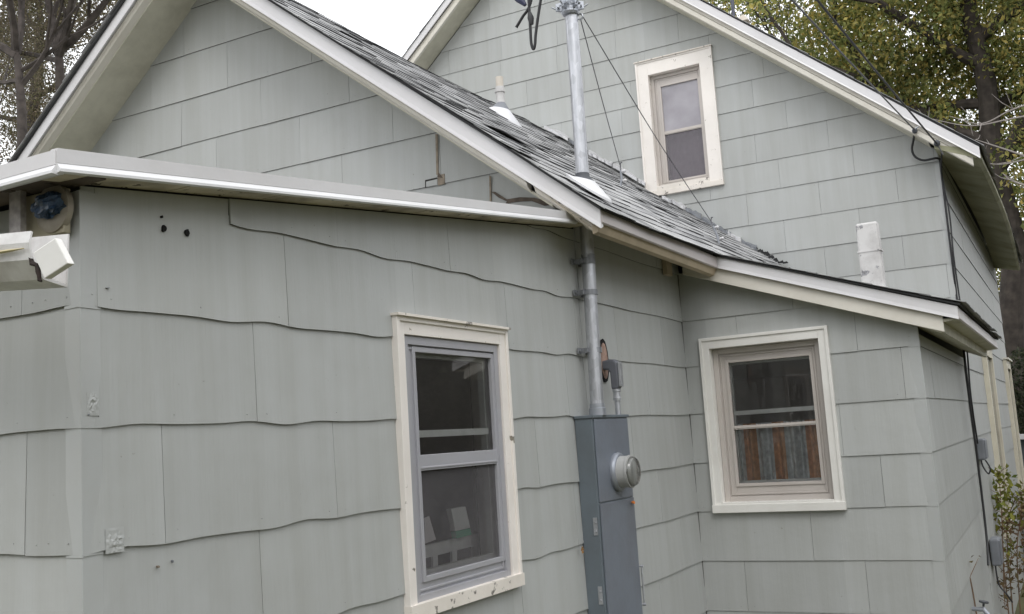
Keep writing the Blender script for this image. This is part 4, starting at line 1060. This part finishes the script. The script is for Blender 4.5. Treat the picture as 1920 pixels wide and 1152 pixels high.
BARK = m_plain('bark', (.055, .045, .038), .95, var=.5, scale=7)
BARKG = m_plain('grey_bark', (.07, .058, .052), .95, var=.5, scale=7)
OLIVE = m_leaf('olive_leaves', [(.15, .19, .07), (.24, .28, .10), (.34, .36, .13), (.46, .42, .14), (.60, .46, .14)], .5)
DKGR = m_leaf('dark_leaves', [(.02, .03, .016), (.045, .055, .03), (.08, .085, .045)])
RUSTL = m_leaf('rusty_leaves', [(.13, .08, .045), (.20, .13, .07), (.13, .12, .05), (.24, .18, .08)])
RUSTG = m_leaf('grey_brown_leaves', [(.11, .09, .07), (.18, .15, .11), (.13, .13, .06), (.24, .20, .14)])
YELL = m_leaf('yellow_green_leaves', [(.16, .18, .03), (.30, .30, .06), (.12, .17, .04)])

def tree(label, base, r, trunk_pts, limbs, leafmat, lsize, per, spread, seed, bark=BARK, group=None, ratio=.74, split=(2, 3), name='tree', up=.12, extra=None, filt=None, minr=.004, dspread=(.35, .8)):
    t = thing(name, label, 'tree', tuple(base), group); rr = random.Random(seed)
    mb = MB(); P = [Vector(p) for p in trunk_pts]
    mb.tube(spline(P, 4), [lerp(r, r*.55, i/(4*(len(P)-1))) for i in range(4*(len(P)-1)+1)], 12)
    tips = []
    for (at, d, rad, L, dep) in limbs:
        k = at*(len(P)-1); i = min(int(k), len(P)-2); o = P[i].lerp(P[i+1], k-i)
        grow(mb, o, Vector(d).normalized(), rad, L, dep, rr, tips, ratio=ratio, split=split, up=up, minr=minr, spread=dspread)
    mb.build('trunk', bark, t, smooth=False)
    if extra: tips = tips+extra
    leaves('crown', tips, lsize, leafmat, t, seed, spread, per)
    return t, tips
def at(u, v, y): return on(1, y, u, v)
# big tree behind the long side wall: leaning dark trunk, olive and yellow crown
ty = 19.0
tb = at(1905, 1000, ty); tb.z = GROUND
tp = [tb, at(1905, 850, ty), at(1896, 620, ty), at(1900, 460, ty), at(1862, 300, ty), at(1850, 160, ty), at(1815, 20, ty), at(1790, -160, ty)]
limbs = [(.60, (-.9, -.1, .55), .12, 2.3, 5), (.68, (-1, .3, .25), .10, 2.2, 5), (.75, (-.8, -.4, .5), .10, 2.1, 5), (.80, (.9, .1, .6), .12, 2.4, 5), (.55, (.8, -.2, .9), .14, 2.6, 5),
         (.88, (-.7, .2, .8), .10, 2.3, 5), (.92, (.5, -.4, .8), .10, 2.2, 5), (1.0, (-.2, .1, 1), .12, 2.4, 5), (1.0, (.6, .2, .8), .10, 2.0, 5), (.95, (-1, -.1, .3), .10, 2.4, 5), (.66, (.4, .9, .6), .1, 2, 5), (.85, (-.3, .9, .5), .1, 2.2, 5), (.50, (-.9, .2, .15), .06, 1.5, 4)]
def keep(p): return True
tree('tall leaning tree with olive and yellowing leaves behind the long side wall', tb, .24, tp, limbs, OLIVE, .10, 9, .13, 21, group=None,
     extra=blobs([(at(u, v, ty+dy), r) for u, v, r, dy in ((1560, 60, .75, 0), (1620, 150, .9, .3), (1700, 60, 1.1, -.3), (1700, 220, .9, 0), (1780, 130, 1.0, .9), (1790, 290, .8, 1.0), (1860, 50, 1.1, 1.5), (1620, -60, 1.0, 0), (1750, -90, 1.2, 0), (1880, -120, 1.2, 0), (1930, 180, 1.1, 1.6), (1840, 330, .7, 1.4), (1990, 60, 1.2, 0), (2000, 300, 1.1, 0), (1960, 420, .8, 1), (1870, 520, .6, 1.2), (2060, 160, 1.2, 0))], 7000, 77))
# finer second tree further left behind it
ty2 = 26
b2 = at(1640, 900, ty2); b2.z = GROUND
tree('paler slender tree seen just above the big gable roof slope', b2, .15, [b2, at(1640, 500, ty2), at(1625, 260, ty2), at(1600, 120, ty2)],
     [(.75, (-1, 0, .5), .08, 2.0, 5), (.8, (.6, 0, .8), .08, 2.0, 5), (1, (-.5, 0, 1), .07, 1.7, 5), (1, (-1, .2, .3), .07, 1.9, 5), (1, (.5, 0, .9), .07, 1.9, 5)], m_leaf('grey_green_leaves', [(.05, .07, .03), (.09, .11, .05), (.14, .14, .06)]), .10, 5, .2, 5,
     extra=blobs([(at(1480, 75, ty2), .45), (at(1510, 110, ty2), .5), (at(1560, 120, ty2), .8), (at(1620, 60, ty2), 1.2), (at(1600, 200, ty2), 1)], 900, 5))
# near bare twigs reaching in at the right
mb = MB(); rr = random.Random(3); yb = 12.0
for pts in ([(1990, 175), (1900, 205), (1840, 232), (1780, 218)], [(1990, 205), (1900, 222), (1820, 236), (1740, 222)], [(1990, 320), (1920, 292), (1860, 272), (1830, 262)], [(1990, 290), (1930, 298), (1880, 308), (1835, 305)], [(1990, 365), (1930, 350), (1895, 338), (1880, 325)]):
    mb.tube(spline([at(u, v, yb) for u, v in pts], 6), [lerp(.014, .003, i/18) for i in range(19)], 5)
    for k in range(5):
        i = rr.randint(1, 3); p = at(*pts[i], yb); d = Vector((rr.uniform(-.5, .2), rr.uniform(-.3, .3), rr.uniform(-.3, .3)))
        mb.tube([p, p+d*.3, p+d*.55+Vector((0, 0, .04))], [.005, .004, .002], 4)
mb2 = MB()
tag(mb.build('bare_branch', m_plain('pale_twig', (.30, .27, .25), .9), None), 'pale bare twigs reaching in from the right before the leaning trunk', 'branch')
# left trees, nearly bare
LT = 10.5
c1 = at(40, 400, LT); c1.z = GROUND
tree('nearly bare forked tree at the far left edge', c1, .095, [c1, at(42, 330, LT), at(38, 170, LT), at(30, 95, LT)],
     [(.95, (-.9, -.2, .8), .075, 1.3, 6), (.97, (-.2, .3, 1), .07, 1.3, 6), (.7, (.7, .2, .6), .05, 1.0, 5), (1, (.5, -.3, 1), .07, 1.3, 6), (.75, (-.9, .4, .3), .05, 1.0, 5), (.82, (.9, .5, .3), .04, 1.0, 5)],
     RUSTG, .045, 9, .22, 31, BARKG, 'nearly bare trees left of the gable', ratio=.80, minr=.003)
LT2 = 11.5
c2 = at(112, 400, LT2); c2.z = GROUND
tree('nearly bare tree close to the left rake of the front gable', c2, .105, [c2, at(114, 260, LT2), at(112, 130, LT2), at(108, 95, LT2)],
     [(.97, (-.5, .1, 1), .085, 1.5, 6), (1, (.15, .2, 1), .08, 1.6, 6), (.95, (.9, .1, .55), .075, 1.6, 6), (.85, (.9, -.2, .8), .06, 1.3, 5), (.8, (-.9, .2, .4), .06, 1.2, 6)],
     RUSTG, .045, 5, .22, 17, BARKG, 'nearly bare trees left of the gable', ratio=.80, minr=.003)
LT3 = 17
c3 = at(60, 400, LT3); c3.z = GROUND
tree('dense brownish tree filling the gaps behind the two bare trees', c3, .2, [c3, at(60, 300, LT3), at(70, 150, LT3), at(75, 60, LT3)],
     [(.5, (-1, 0, .2), .08, 2.0, 5), (.6, (1, .2, .2), .08, 1.8, 5), (.8, (-.8, 0, .6), .08, 2.0, 5), (.85, (.8, 0, .6), .08, 2.0, 5), (1, (0, 0, 1), .08, 2.0, 5), (1, (-1, .2, .6), .08, 2.0, 5), (1, (.7, .2, .7), .08, 1.9, 5), (.45, (-.6, .5, .1), .06, 1.6, 5)],
     m_leaf('brown_olive_leaves', [(.09, .085, .05), (.14, .13, .06), (.18, .15, .10), (.22, .17, .12)]), .085, 7, .22, 41, BARKG,
     extra=blobs([(at(u, v, LT3), r) for u, v, r in ((20, 30, 1.2), (120, 200, .9), (210, 30, .9), (90, 120, 1.0), (10, 180, 1.0), (150, 40, .9), (70, 240, .8), (190, 100, .6), (-60, 100, 1.3), (60, -60, 1.2), (180, -60, 1.1), (30, 290, .7), (110, 20, 1), (0, 100, 1))], 4200, 12))
# dark evergreen shrub and weeds at the lower right
def bush(label, c, rx, ry, rz, n, size, mat, seed, name='shrub', stems=7):
    t = thing(name, label, name, (c[0], c[1], GROUND)); g = random.Random(seed); mb = MB(); tips = []
    for k in range(stems):
        a = g.uniform(0, 6.28); e = Vector((c[0]+math.cos(a)*rx*.7, c[1]+math.sin(a)*ry*.7, c[2]+rz*g.uniform(-.1, .7)))
        mb.tube(spline([Vector((c[0]+math.cos(a)*rx*.15, c[1]+math.sin(a)*ry*.15, GROUND)), Vector((c[0]+math.cos(a)*rx*.4, c[1]+math.sin(a)*ry*.4, (GROUND+e.z)/2)), e], 4), [.02-.002*i for i in range(9)], 5)
    mb.build('stems', BARK, t)
    for k in range(n):
        while True:
            v = Vector((g.uniform(-1, 1), g.uniform(-1, 1), g.uniform(-1, 1)))
            if .35 < v.length < 1+.15*math.sin(v.x*9)*math.cos(v.z*7): break
        tips.append((c[0]+v.x*rx, c[1]+v.y*ry, c[2]+v.z*rz))
    leaves('foliage', tips, size, mat, t, seed, size*.6, 6); return t
q = at(1912, 760, 17.2)
bush('dark green evergreen shrub at the far end of the long side wall', (q.x+.35, 17.2, q.z), .6, .6, .95, 900, .07, DKGR, 2)
q = at(1920, 1040, 13.0)
bush('reddish brown shrub beyond the side wall at the lower right', (q.x+.15, 13.0, q.z), .55, .9, .8, 700, .06, RUSTL, 3)
def weed(label, pts, mat, n, lsz, seed, name='weed', r=.006, group='tall weeds by the side wall'):
    t = thing(name, label, 'weed', tuple(pts[0]), group); g = random.Random(seed); mb = MB(); tips = []
    S = spline(pts, 8); mb.tube(S, [lerp(r, r*.4, i/(len(S)-1)) for i in range(len(S))], 5)
    for k in range(n):
        p = S[int(len(S)*(.25+.72*g.random()))]; d = Vector((g.uniform(-1, 1), g.uniform(-1, 1), g.uniform(.0, 1)))*g.uniform(.04, .13)
        mb.tube([p, p+d], [.003, .0015], 3); tips.append(tuple(p+d))
    mb.build('stem', m_plain('weed_stem', (.16, .10, .06), .9), t)
    leaves('leaves', tips, lsz, mat, t, seed, .03, 4)
wy = 9.2
def gp_(u, y): 
    p = at(u, 1100, y); return Vector((p.x, y, GROUND))
weed('tall weed with yellow green leaves against the side wall', [gp_(1874, wy), at(1880, 1010, wy), at(1876, 930, wy), at(1872, 885, wy)], YELL, 46, .055, 1)
weed('arching yellow leafed weed right of the tallest weed', [gp_(1892, wy+.3), at(1888, 1000, wy+.3), at(1900, 945, wy+.3), at(1912, 925, wy+.3)], YELL, 30, .055, 2)
weed('dry reddish weed stalk at the right edge', [gp_(1905, wy), at(1907, 1040, wy), at(1915, 960, wy)], RUSTL, 40, .05, 3)
weed('thin brown weed stalk below the lower junction box', [gp_(1884, 8.7), at(1885, 1090, 8.7), at(1880, 1045, 8.7)], RUSTL, 18, .045, 4)
weed('dry twiggy stalk beside the outdoor tap', [gp_(1822, 6.6)+Vector((.03, 0, 0)), at(1824, 1110, 6.6), at(1815, 1080, 6.6)], RUSTL, 3, .03, 5)
g_ = random.Random(9)
pts = []
for k in range(1800):
    y = g_.uniform(7.2, 16); pts.append((g_.uniform(-.4, 1.6), y, GROUND+abs(g_.gauss(0, .16))))
o = leaves('ground_cover', pts, .07, m_leaf('dry_ground_leaves', [(.10, .05, .025), (.16, .09, .04), (.08, .09, .03), (.20, .13, .07)]), None, 9, .06, 4)
tag(o, 'tangle of dry reddish leaves and low weeds along the side wall', 'ground cover', kind='stuff')
# neighbouring porch with white framing beyond the side wall
nb = at(1921, 850, 15.4)
pr_ = thing('porch_frame', 'white framed porch screen at the right edge beyond the side wall', 'porch', (nb.x, 15.4, GROUND))
PY = 15.4; w0 = at(1903, 820, PY); w1 = at(1903, 884, PY)
mb = MB()
for z in (w0.z, w1.z): mb.box((w0.x, PY-.03, z-.035), (w0.x+1.8, PY+.03, z+.035))
for k in range(4): mb.box((w0.x+k*.58, PY-.04, w1.z-.3), (w0.x+k*.58+.06, PY+.04, w0.z+.05))
mb.build('frame', WHITE, pr_, bevel=.004)
mb = MB(); mb.box((w0.x+.03, PY+.05, w1.z), (w0.x+1.75, PY+.07, w0.z)); mb.build('screen', m_plain('dark_screen', (.05, .06, .06), .6), pr_)
mb = MB(); mb.box((w0.x+.02, PY+.045, GROUND), (w0.x+1.78, PY+.1, w1.z-.05)); mb.build('knee_wall', SID, pr_)

# ------------------------------------------------------------------ what the panes mirror: the neighbour's house, and unseen trees added to darken the panes
nh = thing('neighbour_house', 'dark brown neighbouring house mirrored in the near window', 'house', (9, 15, GROUND))
mb = MB(); mb.box((7.0, 7.0, GROUND), (15, 24, 3.4)); mb.build('wall', m_plain('brown_siding', (.10, .08, .07), .8, var=.3, scale=3), nh)
mb = MB(); mb.hexa([(6.5, 6.5, 3.4), (15.5, 6.5, 3.4), (15.5, 24.5, 3.4), (6.5, 24.5, 3.4), (10.9, 6.5, 6.2), (11.1, 6.5, 6.2), (11.1, 24.5, 6.2), (10.9, 24.5, 6.2)]); mb.build('roof', RUNDER, nh)
for y in (10.5, 15.0, 19.0):
    mb = MB(); mb.box((6.94, y, -.6), (7.0, y+1.1, 1.3)); wn = mb.build('window', CREAM, nh)
    mb = MB(); mb.box((6.93, y+.12, -.48), (6.94, y+.98, 1.18)); mb.build('pane', m_plain('far_pane', (.03, .035, .04), .15), wn)
g_ = random.Random(33); pts = []
for k in range(5200):
    x = g_.uniform(-14, 16); pts.append((x, -11+1.6*g_.gauss(0, 1), GROUND+g_.uniform(0, 6.8+1.2*math.sin(x*.7)+.6*math.sin(x*2.1))))
for k in range(2600):
    y = g_.uniform(-6, 26); pts.append((5.6+.4*g_.gauss(0, 1) if y > 4 else 11+g_.gauss(0, 1), y, GROUND+g_.uniform(0, (3.6 if y > 4 else 6.5)+.8*math.sin(y*.9))))
o = leaves('unseen_dark_trees', pts, .17, DKGR, None, 33, .3, 16)  # added out of view to darken reflections and cut low sky light
tag(o, 'dark mass of added unseen trees that darkens the window pane reflections', 'trees', kind='stuff')
